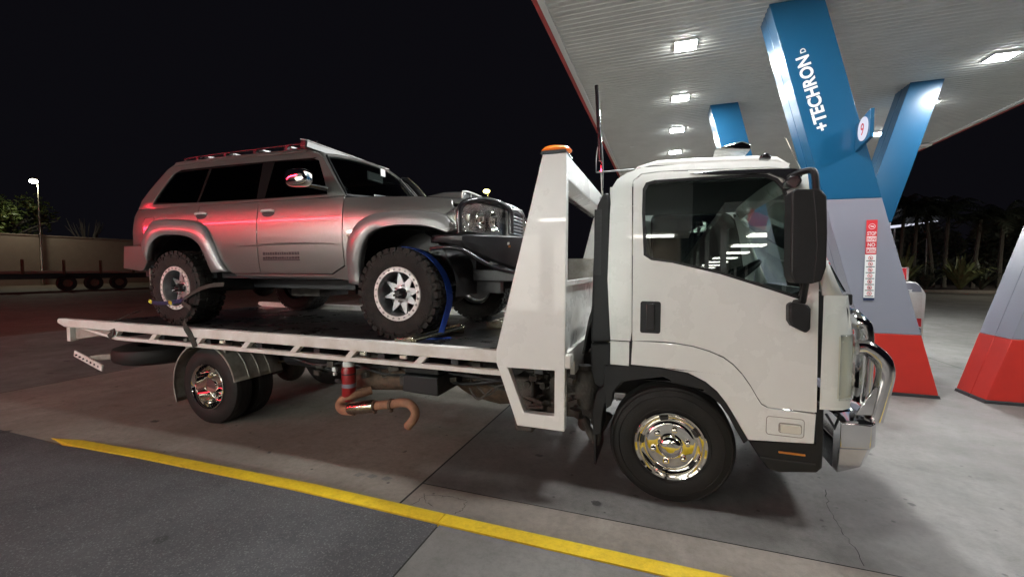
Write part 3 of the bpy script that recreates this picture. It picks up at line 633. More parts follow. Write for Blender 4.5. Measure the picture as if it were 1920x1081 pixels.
for sd in (-1, 1):
    P = dict(side=sd, cx=CXc, cz=CZ)
    cab = plate('cab_side', [(-.395, 1.085)] + [(-.262, 1.085)] + [(seam[0][0] - .006, 1.15)] + [(x - .008 if x < 0 else x, z + (.008 if z > 2.0 else 0)) for x, z in top_[:6]] + [(0.629, 2.180), (0.651, 2.210), (0.565, 2.233), (0.344, 2.251), (0.079, 2.258), (-0.204, 2.255), (-0.304, 2.223), (-0.368, 2.181), (-0.403, 2.121), (-0.411, 1.956)] + [(-.42, 1.5)], [], yc_, .03, 'truck_white', TK, **P)
    rq = plate('lower_rear_panel', [(-.395, 1.077), (-.268, 1.077), (-.268, .912), (-.395, .915)], [], yc_, .03, 'truck_white', TK, **P)
    door = plate('door', [(-.25, 1.088)] + list(top_) + [(.795, 1.62)] + [(ed[1][0], ed[1][1])] + [(ed[0][0], ed[0][1])] + [(x, z + .004) for x, z in reversed(seam[1:])], [win], yc_, .028, 'truck_white', TK, **P)
    # window frame rubber + glass
    cxw = sum(p[0] for p in win) / len(win); czw = sum(p[1] for p in win) / len(win)
    inner = [(cxw + (x - cxw) * .965, czw + (z - czw) * .95) for x, z in win]
    plate('window_seal', [(cxw + (x - cxw) * 1.006, czw + (z - czw) * 1.008) for x, z in win], [inner], lambda x, z: yc_(x, z) + .003, .025, 'black_plastic', door, **P)
    plate('side_window', [(cxw + (x - cxw) * .99, czw + (z - czw) * .99) for x, z in win], [], lambda x, z: yc_(x, z) - .010, .004, 'cab_glass', door, bevel=0, side=sd)
    plate('fender', [(x, z - .005) for x, z in seam] + [(0.818, 0.711), (0.813, 0.528)] + list(reversed(fbot)), [], lambda x, z: yc_(x, z) + .004, .03, 'truck_white', TK, **P)
    # recessed side indicator pocket
    lm = [(0.557, 0.637), (0.759, 0.669), (0.762, 0.584), (0.559, 0.556)]
    x0, z0, x1, z1 = lm[3][0], lm[3][1], lm[1][0], lm[1][1]
    q = MB(); q.tube([(x, sd * .985, z) for x, z in rnd([(x0, z0), (x1, z0), (x1, z1), (x0, z1)], .02)], .0025, 6, closed=True); q.build('pocket_seam', 'guard_grey', TK)
    bx = [(0.632, 0.630), (0.740, 0.581)]; q = MB(); q.prism(rnd([(bx[0][0], bx[1][1]), (bx[1][0], bx[1][1]), (bx[1][0], bx[0][1]), (bx[0][0], bx[0][1])], .012), 'y', *sorted((sd * .975, sd * 1.003))); q.build('side_indicator', 'lens_lamp', TK, bevel=.006)
    q = MB(); q.tube([(x, sd * .984, z) for x, z in rnd([(bx[0][0] - .004, bx[1][1] - .004), (bx[1][0] + .004, bx[1][1] - .004), (bx[1][0] + .004, bx[0][1] + .004), (bx[0][0] - .004, bx[0][1] + .004)], .012)], .004, 6, closed=True); q.build('lens_seal', 'guard_grey', TK)
    # door handle recess
    hd = [(-0.200, 1.358), (-0.075, 1.365), (-0.071, 1.145), (-0.196, 1.139)]; hx0, hz1 = hd[0]; hx1, hz0 = hd[2]
    h = plate('handle_recess', rnd([(hx0, hz0), (hx1, hz0), (hx1, hz1), (hx0, hz1)], .018), [], lambda x, z: .9845, .012, 'black_plastic', door, side=sd, bevel=.003)
    q = MB(); q.box((hx0 + .035, -.012, hz0 + .02), (hx1 - .035, .012, hz1 - .012), Matrix.Translation((0, sd * .99, 0))); q.build('door_handle', 'gloss_black', door, bevel=.008)
    # black wheel arch and lower bumper corner
    ao = [(-.395, .905)] + [(x, z - .004) for x, z in fbot]
    ai = [(0.441, 0.472), (0.393, 0.555), (0.349, 0.639), (0.298, 0.712), (0.235, 0.761), (0.139, 0.800), (-0.025, 0.824), (-0.195, 0.823), (-0.317, 0.797), (-0.370, 0.721), (-0.383, 0.626)]
    plate('wheel_arch', ao + ai + [(-.415, .60), (-.44, .75), (-.43, .905)], [], lambda x, z: .978, .16, 'black_plastic', TK, side=sd, cx=(), cz=(), bevel=.006)
    lb = [(0.467, 0.493), (0.824, 0.520), (0.817, 0.753), (0.862, 0.759), (0.865, 0.513), (0.864, 0.383), (0.835, 0.348), (0.641, 0.319), (0.577, 0.329), (0.523, 0.405)]
    plate('lower_step', lb, [], lambda x, z: .974 - (.6 * (x - .8) ** 2 if x > .8 else 0), .3, 'black_plastic', TK, side=sd, bevel=.012)
    st_ = [(0.531, 0.400), (0.856, 0.450)]; q = MB(); q.box((st_[0][0], -.004, st_[0][1] - .004), (st_[1][0] - .03, .004, st_[0][1] + .004), Matrix.Translation((0, sd * .976, 0))); q.build('step_seam', 'plinth', TK)
    rf = [(0.631, 0.456), (0.772, 0.444)]; q = MB(); q.box((rf[0][0], -.006, rf[1][1]), (rf[1][0], .006, rf[0][1]), Matrix.Translation((0, sd * .979, 0))); q.build('reflector', 'amber_dull', TK, bevel=.003)
    # weather shield over the door window
    ws = [(0.086, 2.183), (0.251, 2.191), (0.474, 2.185), (0.644, 2.176), (0.722, 2.164), (0.701, 2.118), (0.653, 2.070), (0.601, 2.118), (0.533, 2.155), (0.251, 2.165)]
    plate('weather_shield', ws, [], lambda x, z: yc_(x, z) + .028, .03, 'gloss_black', TK, side=sd, bevel=.004)
    q = MB(); gx = [(-0.011, 2.214), (0.080, 2.167)]; q.box((gx[0][0], -.02, gx[1][1]), (gx[1][0], .012, gx[0][1]), Matrix.Translation((0, sd * .915, 0))); q.build('shield_bracket', 'black_plastic', TK, bevel=.004)
# interior core, floor, rear wall, roof lining
q = MB(); q.box((-.40, -.88, .92), (-.33, .88, 2.12)); q.box((-.33, -.93, .92), (.9, .93, 1.02)); q.box((-.33, -.86, 2.14), (.6, .86, 2.17)); q.build('cabin_lining', 'interior_dark', TK)
q = MB(); q.prism(rnd([(.55, 1.0), (.98, 1.0), (.98, 1.36), (.80, 1.46), (.66, 1.42), (.60, 1.25)], .05), 'y', -.92, .92); db = q.build('dashboard', 'interior_dark', TK)
q = MB(); q.box((.585, -.30, 1.30), (.60, -.12, 1.38)); q.build('radio', 'gloss_black', db)
q = MB(); q.box((.580, -.24, 1.34), (.584, -.17, 1.365)); q.build('radio_display', 'radio_red', db)
def seat(y):
    q = MB(); q.obox((.08, y, 1.22), (.50, .48, .16), (0, -6, 0)); q.obox((-.20, y, 1.56), (.13, .46, .66), (0, -12, 0)); q.obox((-.27, y, 1.95), (.09, .26, .18), (0, -10, 0)); q.build('seat', 'interior_grey', TK, bevel=.05, seg=3)
seat(-.52); seat(.5)
q = MB(); ctr = Vector((.42, -.50, 1.50)); nrm = Vector((-.62, 0, .78)); u = Vector((0, 1, 0)); v = nrm.cross(u)
q.tube([ctr + (u * math.cos(a) + v * math.sin(a)) * .205 for a in [k * PI / 16 for k in range(32)]], .016, 8, closed=True)
for a in (0, 2.2, 4.1): q.tube([ctr, ctr + (u * math.cos(a) + v * math.sin(a)) * .2], .013, 6)
q.lathe([(0, -.02), (.05, -.02), (.06, .02), (0, .03)], (.42, -.5, 1.50), 'x', 16); q.tube([ctr, (.62, -.5, 1.3)], .025, 8); q.build('steering_wheel', 'black_plastic', TK)
q = MB(); q.tube([(-.28, -.9, 1.95), (-.24, -.89, 1.6), (-.12, -.8, 1.25), (-.05, -.75, 1.15)], .012, 6, smooth=4); q.build('seat_belt', 'lens_white', TK)
q = MB()  # rear window glazing strip inside
# front: plan outline lofted over z
PL = [(.835, -.98), (.90, -.974), (.96, -.95), (1.01, -.90), (1.045, -.82), (1.07, -.68), (1.085, -.45), (1.09, 0)]
PL = [(x, y) for x, y in PL] + [(x, -y) for x, y in reversed(PL[:-1])]
def front_pt(i, z):
    j = int(i); fr = i - j; x, y = PL[j]
    if fr: x, y = x + (PL[j + 1][0] - x) * fr, y + (PL[j + 1][1] - y) * fr
    k = (x - .835) / .255
    lean = 0 if z < 1.15 else -(z - 1.15) * .16 * k if z < 1.42 else -(.043 + (z - 1.42) * .52) * k
    s = yc_(0, z) / .98; return Vector((.835 + (x - .835) + lean - (.0 if z < 1.42 else (z - 1.42) * .14), y * s, z))
def front_loft(name, zs, m, i0=0, i1=None, off=0., par=None, th=0):
    q = MB(); i1 = len(PL) - 1 if i1 is None else i1
    V = [[q.bm.verts.new(front_pt(i, z) + Vector((off, 0, 0))) for i in range(i0, i1 + 1)] for z in zs]
    for a, b in zip(V, V[1:]):
        for k in range(len(a) - 1): q.face([a[k], a[k + 1], b[k + 1], b[k]])
    o = q.build(name, m, par or TK, smooth=40); 
    if th: s = o.modifiers.new('solid', 'SOLIDIFY'); s.thickness = th; s.offset = 1
    return o
front_loft('front_panel', [.74, .9, 1.05, 1.15, 1.28, 1.42], 'truck_white')
front_loft('windscreen', [1.44, 1.6, 1.75, 1.9, 2.05], 'cab_glass', 2, len(PL) - 3)
for a, b in ((0, 2), (len(PL) - 3, len(PL) - 1)): front_loft('a_pillar', [1.42, 1.6, 1.75, 1.9, 2.05, 2.14], 'truck_white', a, b, 0, None, .03)
front_loft('windscreen_header', [2.05, 2.1, 2.16, 2.2], 'truck_white', 2, len(PL) - 3)
front_loft('grille', [.80, .93], 'black_plastic', 5, len(PL) - 6, .012)
for sd in (-1, 1):
    hl = [(0.908, 1.204), (0.922, 0.779)]; zt, zb = 1.19, .80
    q = MB(); ids = [1.35, 1.9, 2.5, 3.2, 4, 5]; ids = ids if sd < 0 else [len(PL) - 1 - i for i in ids]
    V = [[q.bm.verts.new(front_pt(i, z) + Vector((.012, sd * .010, 0))) for i in ids] for z in (zb, zb + .04, 1.0, zt - .05, zt)]
    for a, b in zip(V, V[1:]):
        for k in range(5): q.face([a[k], a[k + 1], b[k + 1], b[k]])
    hl = q.build('headlight', 'lamp_glass', TK, smooth=60); s = hl.modifiers.new('solid', 'SOLIDIFY'); s.thickness = .006; s.offset = -1
    q = MB(); V = [[q.bm.verts.new(front_pt(i, z) + Vector((.003, sd * .003, 0))) for i in ids] for z in (zb + .01, 1.0, zt - .01)]
    for a, b in zip(V, V[1:]):
        for k in range(5): q.face([a[k], a[k + 1], b[k + 1], b[k]])
    q.build('reflector', 'lens_lamp', hl)
    q = MB(); q.ball((1.03, sd * .80, 1.08), .05, 2, (.5, 1, 1)); q.ball((1.04, sd * .8, .9), .055, 2, (.4, 1, 1)); q.build('lamp_bulb', 'lens_white', hl)
# roof
q = MB()
def rf_(u, v):
    y = -.905 + 1.81 * v; x = -.43 + 1.18 * u; e = abs(y) / .905
    z = 2.255 - .05 * (abs(u - .5) * 2) ** 4 - .075 * e ** 6 - (.12 * max(0, .12 - u) / .12) ** 1 * .8 - .07 * max(0, (u - .88) / .12) ** 2
    return Vector((x, y * (1 - .03 * (e > .99)), z))
q.grid(rf_, 24, 24); rf0 = q.build('roof', 'truck_white', TK, smooth=50); s = rf0.modifiers.new('solid', 'SOLIDIFY'); s.thickness = .03; s.offset = -1
q = MB(); q.prism([(-0.287, 2.287), (-0.250, 2.327), (-0.110, 2.358), (0.378, 2.344), (0.523, 2.339), (0.636, 2.323), (0.705, 2.272), (0.725, 2.215)], 'y', -.68, .68); q.build('roof_cap', 'truck_white', TK, bevel=.03, seg=3)
q = MB(); q.box((-.42, -.90, .92), (-.40, .90, 2.14)); q.build('rear_wall', 'truck_white', TK)
# small roof fittings
k1 = [(0.263, 2.412), (0.398, 2.449), (0.442, 2.453), (0.490, 2.430), (0.488, 2.385)]; q = MB(); q.prism(k1, 'y', -.62, -.38); q.build('roof_beacon', 'chrome', TK, bevel=.01)
k1 = [(0.502, 2.271), (0.507, 2.294), (0.525, 2.306), (0.548, 2.307), (0.567, 2.286), (0.567, 2.263)]; q = MB(); q.prism(k1, 'y', -.86, -.80); q.build('marker_lamp', 'gloss_black', TK, bevel=.01)
k1 = [(0.740, 2.204), (0.653, 2.404)]; q = MB(); q.tube([(k1[0][0], -.8, k1[0][1]), (k1[1][0], -.8, k1[1][1])], [.004, .002], 6); q.ball((k1[1][0], -.8, k1[1][1]), .006, 1); q.build('cab_aerial', 'chrome', TK)
# mirrors
for sd in (-1, 1):
    T = lambda P, y: [(x, sd * y, z) for x, z in P]
    pm = [(0.589, 1.989), (0.604, 2.009), (0.726, 2.000), (0.752, 1.963), (0.761, 1.765), (0.762, 1.588), (0.742, 1.511), (0.696, 1.496), (0.619, 1.498), (0.597, 1.543), (0.593, 1.768)]
    q = MB(); q.prism(pm, 'y', *sorted((sd * 1.10, sd * 1.25))); mi = q.build('mirror', 'black_plastic', TK, bevel=.03, seg=4)
    q = MB(); q.tube([(x, sd * y, z) for (x, z), y in zip([(0.688, 1.992), (0.701, 1.879), (0.714, 1.705), (0.705, 1.503)], (1.253, 1.254, 1.254, 1.25))], .0025, 5); q.build('mirror_seam', 'plinth', mi)
    a1 = [(0.610, 2.111), (0.659, 2.128), (0.706, 2.128), (0.720, 2.097), (0.726, 2.007)]; q = MB(); q.tube([(a1[0][0], sd * .93, a1[0][1]), (a1[1][0], sd * 1.02, a1[1][1]), (a1[2][0], sd * 1.12, a1[2][1]), (a1[3][0], sd * 1.15, a1[3][1]), (a1[4][0], sd * 1.16, a1[4][1])], .018, 8, smooth=3); q.build('mirror_arm', 'black_plastic', mi)
    a1 = [(0.699, 1.502), (0.711, 1.385)]; q = MB(); q.tube([(a1[0][0], sd * 1.14, a1[0][1]), (a1[1][0], sd * 1.05, a1[1][1]), (a1[1][0] - .02, sd * .97, a1[1][1] - .01)], .018, 8); q.build('mirror_arm', 'black_plastic', mi)
    pm = [(0.626, 1.370), (0.647, 1.383), (0.722, 1.373), (0.736, 1.349), (0.737, 1.232), (0.716, 1.209), (0.646, 1.246), (0.629, 1.276)]; q = MB(); q.prism(pm, 'y', *sorted((sd * 1.04, sd * 1.12))); q.build('kerb_mirror', 'black_plastic', mi, bevel=.015, seg=3)
    pm = [(0.602, 2.090), (0.623, 2.116), (0.678, 2.116), (0.689, 2.084), (0.669, 2.048), (0.631, 2.041), (0.608, 2.058)]; q = MB(); q.prism(pm, 'y', *sorted((sd * .95, sd * 1.06))); q.build('front_view_mirror', 'gloss_black', mi, bevel=.015, seg=3)
# intake snorkel and black duct behind the cab
q = MB(); q.prism([(-0.422, 2.093), (-0.458, 2.088), (-0.497, 2.013), (-0.514, 1.884), (-0.527, 1.361), (-0.531, 1.058), (-0.394, 1.066), (-0.409, 1.954)], 'y', -.97, -.72); q.prism([(-0.537, 1.047), (-0.398, 1.055), (-0.385, 0.678), (-0.499, 0.744), (-0.531, 0.858)], 'y', -.94, -.7); sn = q.build('air_intake', 'black_plastic', TK, bevel=.015)
q = MB()
q.box((-.515, -.9725, 1.53), (-.467, -.969, 1.98))
for k in range(12): z = 1.55 + k * .035; q.box((-.512, -.9765, z), (-.47, -.972, z + .014))
q.build('intake_grille', 'plinth', sn)
fl = [(-0.379, 0.825), (-0.265, 0.827), (-0.370, 0.721), (-0.430, 0.621), (-0.447, 0.505), (-0.450, 0.410), (-0.506, 0.402), (-0.515, 0.573), (-0.487, 0.709)]; 
for sd in (-1, 1):
    q = MB(); q.prism(fl, 'y', *sorted((sd * .72, sd * .975))); q.build('inner_guard', 'black_plastic', TK, bevel=.008)
    q = MB(); q.prism([(-.50, .45), (-.49, .45), (-.485, .19), (-.50, .19)], 'y', *sorted((sd * .56, sd * .972))); q.build('mud_flap', 'black_plastic', TK)
# front wheels
def nuts(q, c, r, n, s, y, rr, seg=8, a0=.3):
    for k in range(n):
        a = a0 + 2 * PI * k / n; q.lathe([(rr, 0), (rr, s * .018), (rr * .75, s * .036), (0, s * .042)], (c[0] + r * math.cos(a), c[1] + y, c[2] + r * math.sin(a)), 'y', seg)
def tyre(q, c, Rr, w, s, ri, blocks=0, seg=72):
    """outer face at c.y, body extends inboard; s=-1 near side"""
    o = lambda t: -s * t
    q.lathe([(ri, o(.012)), (ri + .012, o(.002)), (ri + (Rr - ri) * .45, o(-.004)), (Rr - .045, o(.004)), (Rr - .012, o(.02)), (Rr, o(.045)), (Rr, o(w - .045)), (Rr - .012, o(w - .02)), (Rr - .045, o(w - .004)), (ri + (Rr - ri) * .45, o(w + .004)), (ri + .012, o(w - .002)), (ri, o(w - .012))], c, 'y', seg, closed=True)
FWC = (.0, -.975, .398)
for sd in (-1, 1):
    c = (0.005, sd * .975, .398); q = MB(); tyre(q, c, .398, .21, sd, .215)
    for rr in (.245, .33, .37): q.lathe([(rr, sd * .0035 - (0 if rr < .37 else sd * .002)), (rr + .004, sd * .0065 - (0 if rr < .37 else sd * .002)), (rr + .008, sd * .0035 - (0 if rr < .37 else sd * .002))], c, 'y', 72)
    for k in range(4):
        t_ = -sd * (.05 + k * .037); 
        q.lathe([(.3985, t_ - .004), (.400, t_ - .004), (.400, t_ + .018), (.3985, t_ + .018)], c, 'y', 72)
    ty_ = q.build('tyre', 'rubber', None)
    q = MB(); s = sd
    q.lathe([(.228, s * -.012), (.230, s * .012), (.224, s * .017), (.212, s * .012), (.205, s * -.004), (.192, s * -.022), (.176, s * -.027), (.162, s * -.014), (.150, s * -.004), (.140, s * -.002), (.082, s * -.003), (.078, s * .012), (.070, s * .034), (.050, s * .046), (.03, s * .049), (.029, s * .053), (0, s * .054)], c, 'y', 72)
    rm = q.build('wheel', 'chrome', TK, smooth=40); setp(ty_, rm)
    for k in range(6): q = MB(); nuts(q, c, .112, 1, s, s * -.003, .021, a0=.3 + k * PI / 3); q.build('nut_cap', 'chrome', rm, smooth=25)
    q = MB()
    for k in range(5):
        a = .55 + 2 * PI * k / 5; P = []
        for j in range(12): b = 2 * PI * j / 12; rr = .180 + .009 * math.sin(b); aa = a + .16 * math.cos(b); P.append((c[0] + rr * math.cos(aa), c[2] + rr * math.sin(aa)))
        q.prism(P, 'y', c[1] + s * -.030, c[1] + s * -.0165)
    q.build('vent_slots', 'plinth', rm)
# rear dual wheels
for sd in (-1, 1):
    for y0 in (1.0, .755):
        c = (-4.335, sd * y0, .385); q = MB(); tyre(q, c, .388, .20, sd, .215)
        for k in range(4): t_ = -sd * (.045 + k * .036); q.lathe([(.3885, t_ - .004), (.3905, t_ - .004), (.3905, t_ + .018), (.3885, t_ + .018)], c, 'y', 64)
        ty_ = q.build('tyre', 'rubber', None); s = sd
        if y0 == 1.0:
            q = MB(); q.lathe([(.226, s * -.012), (.229, s * .010), (.222, s * .014), (.212, s * .004), (.205, s * -.03), (.196, s * -.085), (.178, s * -.118), (.15, s * -.126), (.10, s * -.122), (.088, s * -.09), (.08, s * -.045), (.066, s * -.03), (0, s * -.028)], c, 'y', 72); rm = q.build('wheel', 'chrome', TK, smooth=40); setp(ty_, rm)
            for k in range(6): q = MB(); nuts(q, c, .128, 1, s, s * -.124, .017, a0=.3 + k * PI / 3); q.build('nut_cap', 'chrome', rm, smooth=25)
        else:
            q = MB(); q.lathe([(.21, -s * .05), (.08, -s * .06), (0, -s * .06)], c, 'y', 32); rm = q.build('wheel', 'guard_grey', TK); setp(ty_, rm)
# rear mudguards: half cylinder shells over the duals
for sd in (-1, 1):
    q = MB(); n = 28; A = [R(12 + (205 - 12) * k / n) for k in range(n + 1)]; ys = [(1.045, 0), (1.045, .012), (.90, .012), (.895, .022), (.885, .012), (.78, .012), (.775, .022), (.765, .012), (.66, .012), (.655, .022), (.645, .012), (.50, .012)]
    prf = [(1.045, -.016), (1.045, 0)] + [(y, .0 + d - .012) for y, d in ys[2:]]
    rings = []
    for a in A:
        rings.append([q.bm.verts.new((-4.335 + (.445 + d) * math.cos(a), sd * y, .385 + (.445 + d) * math.sin(a))) for y, d in prf])
    for a, b in zip(rings, rings[1:]):
        for k in range(len(a) - 1): q.face([a[k], a[k + 1], b[k + 1], b[k]])
    mg = q.build('rear_mudguard', 'guard_grey', TK, smooth=30); s = mg.modifiers.new('solid', 'SOLIDIFY'); s.thickness = .006
    
    for bx_, ba in ((-4.08, 20), (-4.62, -20)): q = MB(); q.obox((bx_, sd * .98, .79), (.05, .05, .13), (0, ba, 0)); q.build('guard_bracket', 'guard_grey', mg)
# chassis and running gear
q = MB()
for y in (-.42, .36): q.box((-6.0, y, .56), (.7, y + .06, .78))
for x in (-5.6, -4.9, -3.9, -3.0, -2.2, -1.4, -.6): q.box((x, -.36, .6), (x + .07, .36, .74))
q.build('chassis_rail', 'black_steel', TK)
q = MB(); q.tube([(-4.335, -.9, .385), (-4.335, .9, .385)], .06, 12); q.ball((-4.335, 0, .385), .19, 3, (1, .8, 1)); q.build('rear_axle', 'grime', TK)
q = MB(); q.tube([(0, -.8, .36), (0, .8, .36)], .05, 10); q.build('front_axle', 'grime', TK)
for sd in (-1, 1):
    q = MB()
    for k in range(5): q.ribbon([(-4.95 + k * .07, sd * .5, .60 - k * .012), (-4.335, sd * .5, .50 - k * .015), (-3.75 - k * .07, sd * .5, .60 - k * .012)], .07, .012, (0, 1, 0))
    q.build('leaf_spring', 'rust_dark', TK)
q = MB(); q.tube([(-4.2, 0, .42), (-1.6, 0, .52)], .045, 10); q.build('propeller_shaft', 'grime', TK)
# under-deck sub-frame (dark) and hydraulics
q = MB()
for y in (-.62, .56): q.box((-6.1, y, .80), (-.7, y + .06, .90))
for k in range(9): q.box((-6.0 + k * .64, -1.18, .855), (-5.94 + k * .64, 1.18, .915))
q.build('deck_subframe', 'black_steel', TK)
q = MB(); q.tube([(-3.4, -.3, .62), (-1.9, -.3, .80)], .06, 12); q.tube([(-3.4, .3, .62), (-1.9, .3, .80)], .06, 12); q.build('tilt_cylinder', 'black_steel', TK)
# big black tool / battery box
q = MB(); q.prism([(-2.140, 0.671), (-1.805, 0.673), (-1.796, 0.512), (-2.142, 0.523)], 'y', -.88, -.42); bt_ = q.build('battery_box', 'black_steel', TK, bevel=.012)
q = MB(); q.prism([(-2.107, 0.757), (-1.804, 0.754), (-1.804, 0.682), (-2.140, 0.680)], 'y', -.86, -.44); q.build('box_lid', 'black_plastic', bt_, bevel=.01)
# gearbox / transfer lumps in rust
q = MB(); q.tube([(-1.95, -.25, .55), (-1.75, -.28, .50), (-1.45, -.3, .47), (-1.15, -.28, .5), (-1.05, -.25, .56)], [.08, .13, .15, .11, .05], 16, smooth=3); q.build('gearbox', 'rust_dark', TK)
q = MB(); q.tube([(-2.95, -.62, .50), (-2.85, -.62, .50), (-2.3, -.62, .55), (-2.2, -.62, .55)], [.05, .095, .10, .05], 16); q.build('exhaust_brake', 'rust_dark', TK)
# engine clutter seen through the cage window and behind the cab
rr = random.Random(11)
q = MB()
for k in range(110):
    x = rr.uniform(-1.05, -.62); y = rr.uniform(-.95, -.55); z = rr.uniform(.50, .88); s = rr.uniform(.010, .042)
    if k % 3 == 0: q.tube([(x - s * 2, y, z), (x + s * 2, y + rr.uniform(-.05, .05), z + rr.uniform(-.05, .05))], s * .45, 10)
    elif k % 3 == 1: q.obox((x, y, z), (s * 2, s * 1.3, s * 1.2), (rr.uniform(-20, 20), rr.uniform(-20, 20), rr.uniform(-30, 30)))
    else: q.lathe([(0, -.03), (s, -.03), (s * .9, .01), (s * .5, .03), (0, .03)], (x, y, z), 'y', 12)
q.build('engine_parts', 'grime', TK, bevel=.003)
q = MB(); q.box((-1.1, -.54, .35), (-.5, .3, .92)); q.box((-1.16, -.8, .28), (-1.0, -.5, .72)); q.build('engine_block', 'grime', TK, bevel=.02)
q = MB(); q.lathe([(0, -.16), (.085, -.16), (.095, -.12), (.095, .06), (.07, .10), (.04, .12), (0, .125)], (-.60, -.78, .70), 'z', 28); q.lathe([(0, .12), (.05, .12), (.05, .15), (0, .155)], (-.60, -.78, .70), 'z', 20); q.build('fuel_filter', 'grime', TK)
q = MB()
for k in range(16):
    x = rr.uniform(-.72, -.46); y = rr.uniform(-.9, -.55); z = rr.uniform(.32, .62); s = rr.uniform(.02, .06)
    if k % 2: q.tube([(x, y, z - s), (x + rr.uniform(-.1, .1), y, z + s * 2)], s * .6, 10)
    else: q.ball((x, y, z), s, 2, (1, .8, 1.2))
q.build('running_gear', 'grime', TK)
q = MB(); q.box((-.6, .2, .3), (-.35, .8, .55)); q.build('fuel_tank', 'alloy', TK, bevel=.03)
q = MB()
for k in range(7):
    y = -.85 + k * .05; q.tube([(-.60, y, .95), (-.56, y - .02, 1.15 + .03 * k), (-.50, y, 1.22 + .04 * k), (-.47, y + .02, 1.02), (-.49, y, .78)], .011 + .003 * (k % 3), 7, smooth=5)
q.build('air_hoses', 'cable', TK)
rr = random.Random(5)
for nm, x0, x1, y0, y1, z0, z1, nn in (('valve_block', -2.75, -2.2, -.75, -.5, .56, .80, 48), ('brake_reservoir', -2.0, -1.2, -.70, -.35, .52, .80, 46), ('hose_bundle', -3.3, -2.75, -.66, -.3, .50, .76, 34)):
    q = MB()
    for k in range(nn):
        x = rr.uniform(x0, x1); y = rr.uniform(y0, y1); z = rr.uniform(z0, z1); s = rr.uniform(.018, .06)
        if k % 3 == 0: q.tube([(x - s * 3, y, z), (x, y + rr.uniform(-.05, .05), z + rr.uniform(-.08, .05)), (x + s * 3, y, z + rr.uniform(-.05, .05))], s * .28, 8, smooth=4)
        elif k % 3 == 1: q.obox((x, y, z), (s * 2, s * 1.3, s * 1.4), (rr.uniform(-10, 10), rr.uniform(-10, 10), rr.uniform(-20, 20)))
        else: q.tube([(x - s, y, z), (x + s, y, z)], s * .6, 12)
    q.build(nm, 'grime', TK, bevel=.003)
q = MB(); q.obox((-3.02, -.70, .60), (.05, .03, .04)); q.obox((-3.02, -.70, .555), (.03, .03, .03)); q.build('cable_plug', 'white_plastic', TK, bevel=.006)
for y0, y1, x0, x1, z0, z1, nm in ((.45, .9, -3.2, -2.3, .42, .80, 'hydraulic_tank'), (-.34, .3, -3.3, -2.6, .52, .74, 'cross_member'), (.3, .8, -1.9, -1.0, .45, .78, 'far_battery_box')):
    q = MB(); q.box((x0, y0, z0), (x1, y1, z1)); q.build(nm, 'black_steel', TK, bevel=.02)
q = MB(); q.tube([(-3.75, -.55, .66), (-3.72, -.55, .66), (-3.18, -.55, .66), (-3.15, -.55, .66)], [.05, .10, .10, .05], 20); q.tube([(-3.75, -.3, .60), (-3.15, -.3, .60)], .09, 16); q.build('air_tank', 'black_steel', TK)
q = MB(); q.tube([(-3.9, -.66, .74), (-3.3, -.68, .62), (-2.9, -.66, .66), (-2.4, -.7, .60), (-1.9, -.68, .66), (-1.2, -.66, .62)], .012, 7, smooth=6); q.tube([(-3.9, -.6, .70), (-3.1, -.62, .56), (-2.5, -.6, .64), (-1.7, -.62, .56), (-1.1, -.62, .70)], .015, 7, smooth=6); q.build('brake_hose', 'cable', TK)
# exhaust tail pipe
ex = [(-2.590, 0.447), (-2.695, 0.417), (-2.778, 0.379), (-2.791, 0.329), (-2.721, 0.303), (-2.593, 0.322)]
q = MB(); q.tube([(ex[0][0], -.72, ex[0][1])] + [(x, -.86 - .02 * i, z) for i, (x, z) in enumerate(ex[1:])], .040, 14, smooth=4)
t1 = [(-2.567, 0.358), (-2.209, 0.426), (-2.109, 0.451), (-2.026, 0.447), (-1.975, 0.394), (-1.986, 0.330), (-2.049, 0.254)]; q.tube([(x, -.95, z) for x, z in t1], .037, 16, smooth=5); xp = q.build('exhaust_pipe', 'rust_pipe', TK, smooth=60)
q = MB(); q.tube([(x, -.952, z) for x, z in [(-2.636, 0.341), (-2.613, 0.346), (-2.388, 0.390), (-2.371, 0.395)]], [.05, .055, .055, .05], 20)
for a in (657, 701): pass
q.build('muffler_sleeve', 'galvanised', xp, smooth=40)
cxp = [(-2.204, 0.427), (-2.371, 0.395), (-2.596, 0.350)]
for x, z in cxp: q = MB(); q.tube([(x - .012, -.952, z), (x + .012, -.952, z)], .047, 18); q.obox((x, -.952, z - .052), (.018, .03, .03)); q.build('pipe_clamp', 'rust_dark', xp)
_e = Vector((t1[-1][0], -.95, t1[-1][1])); _d = (_e - Vector((t1[-2][0], -.95, t1[-2][1]))).normalized(); q = MB(); q.tube([_e - _d * .02, _e + _d * .002], .031, 16); q.build('pipe_bore', 'plinth', xp)
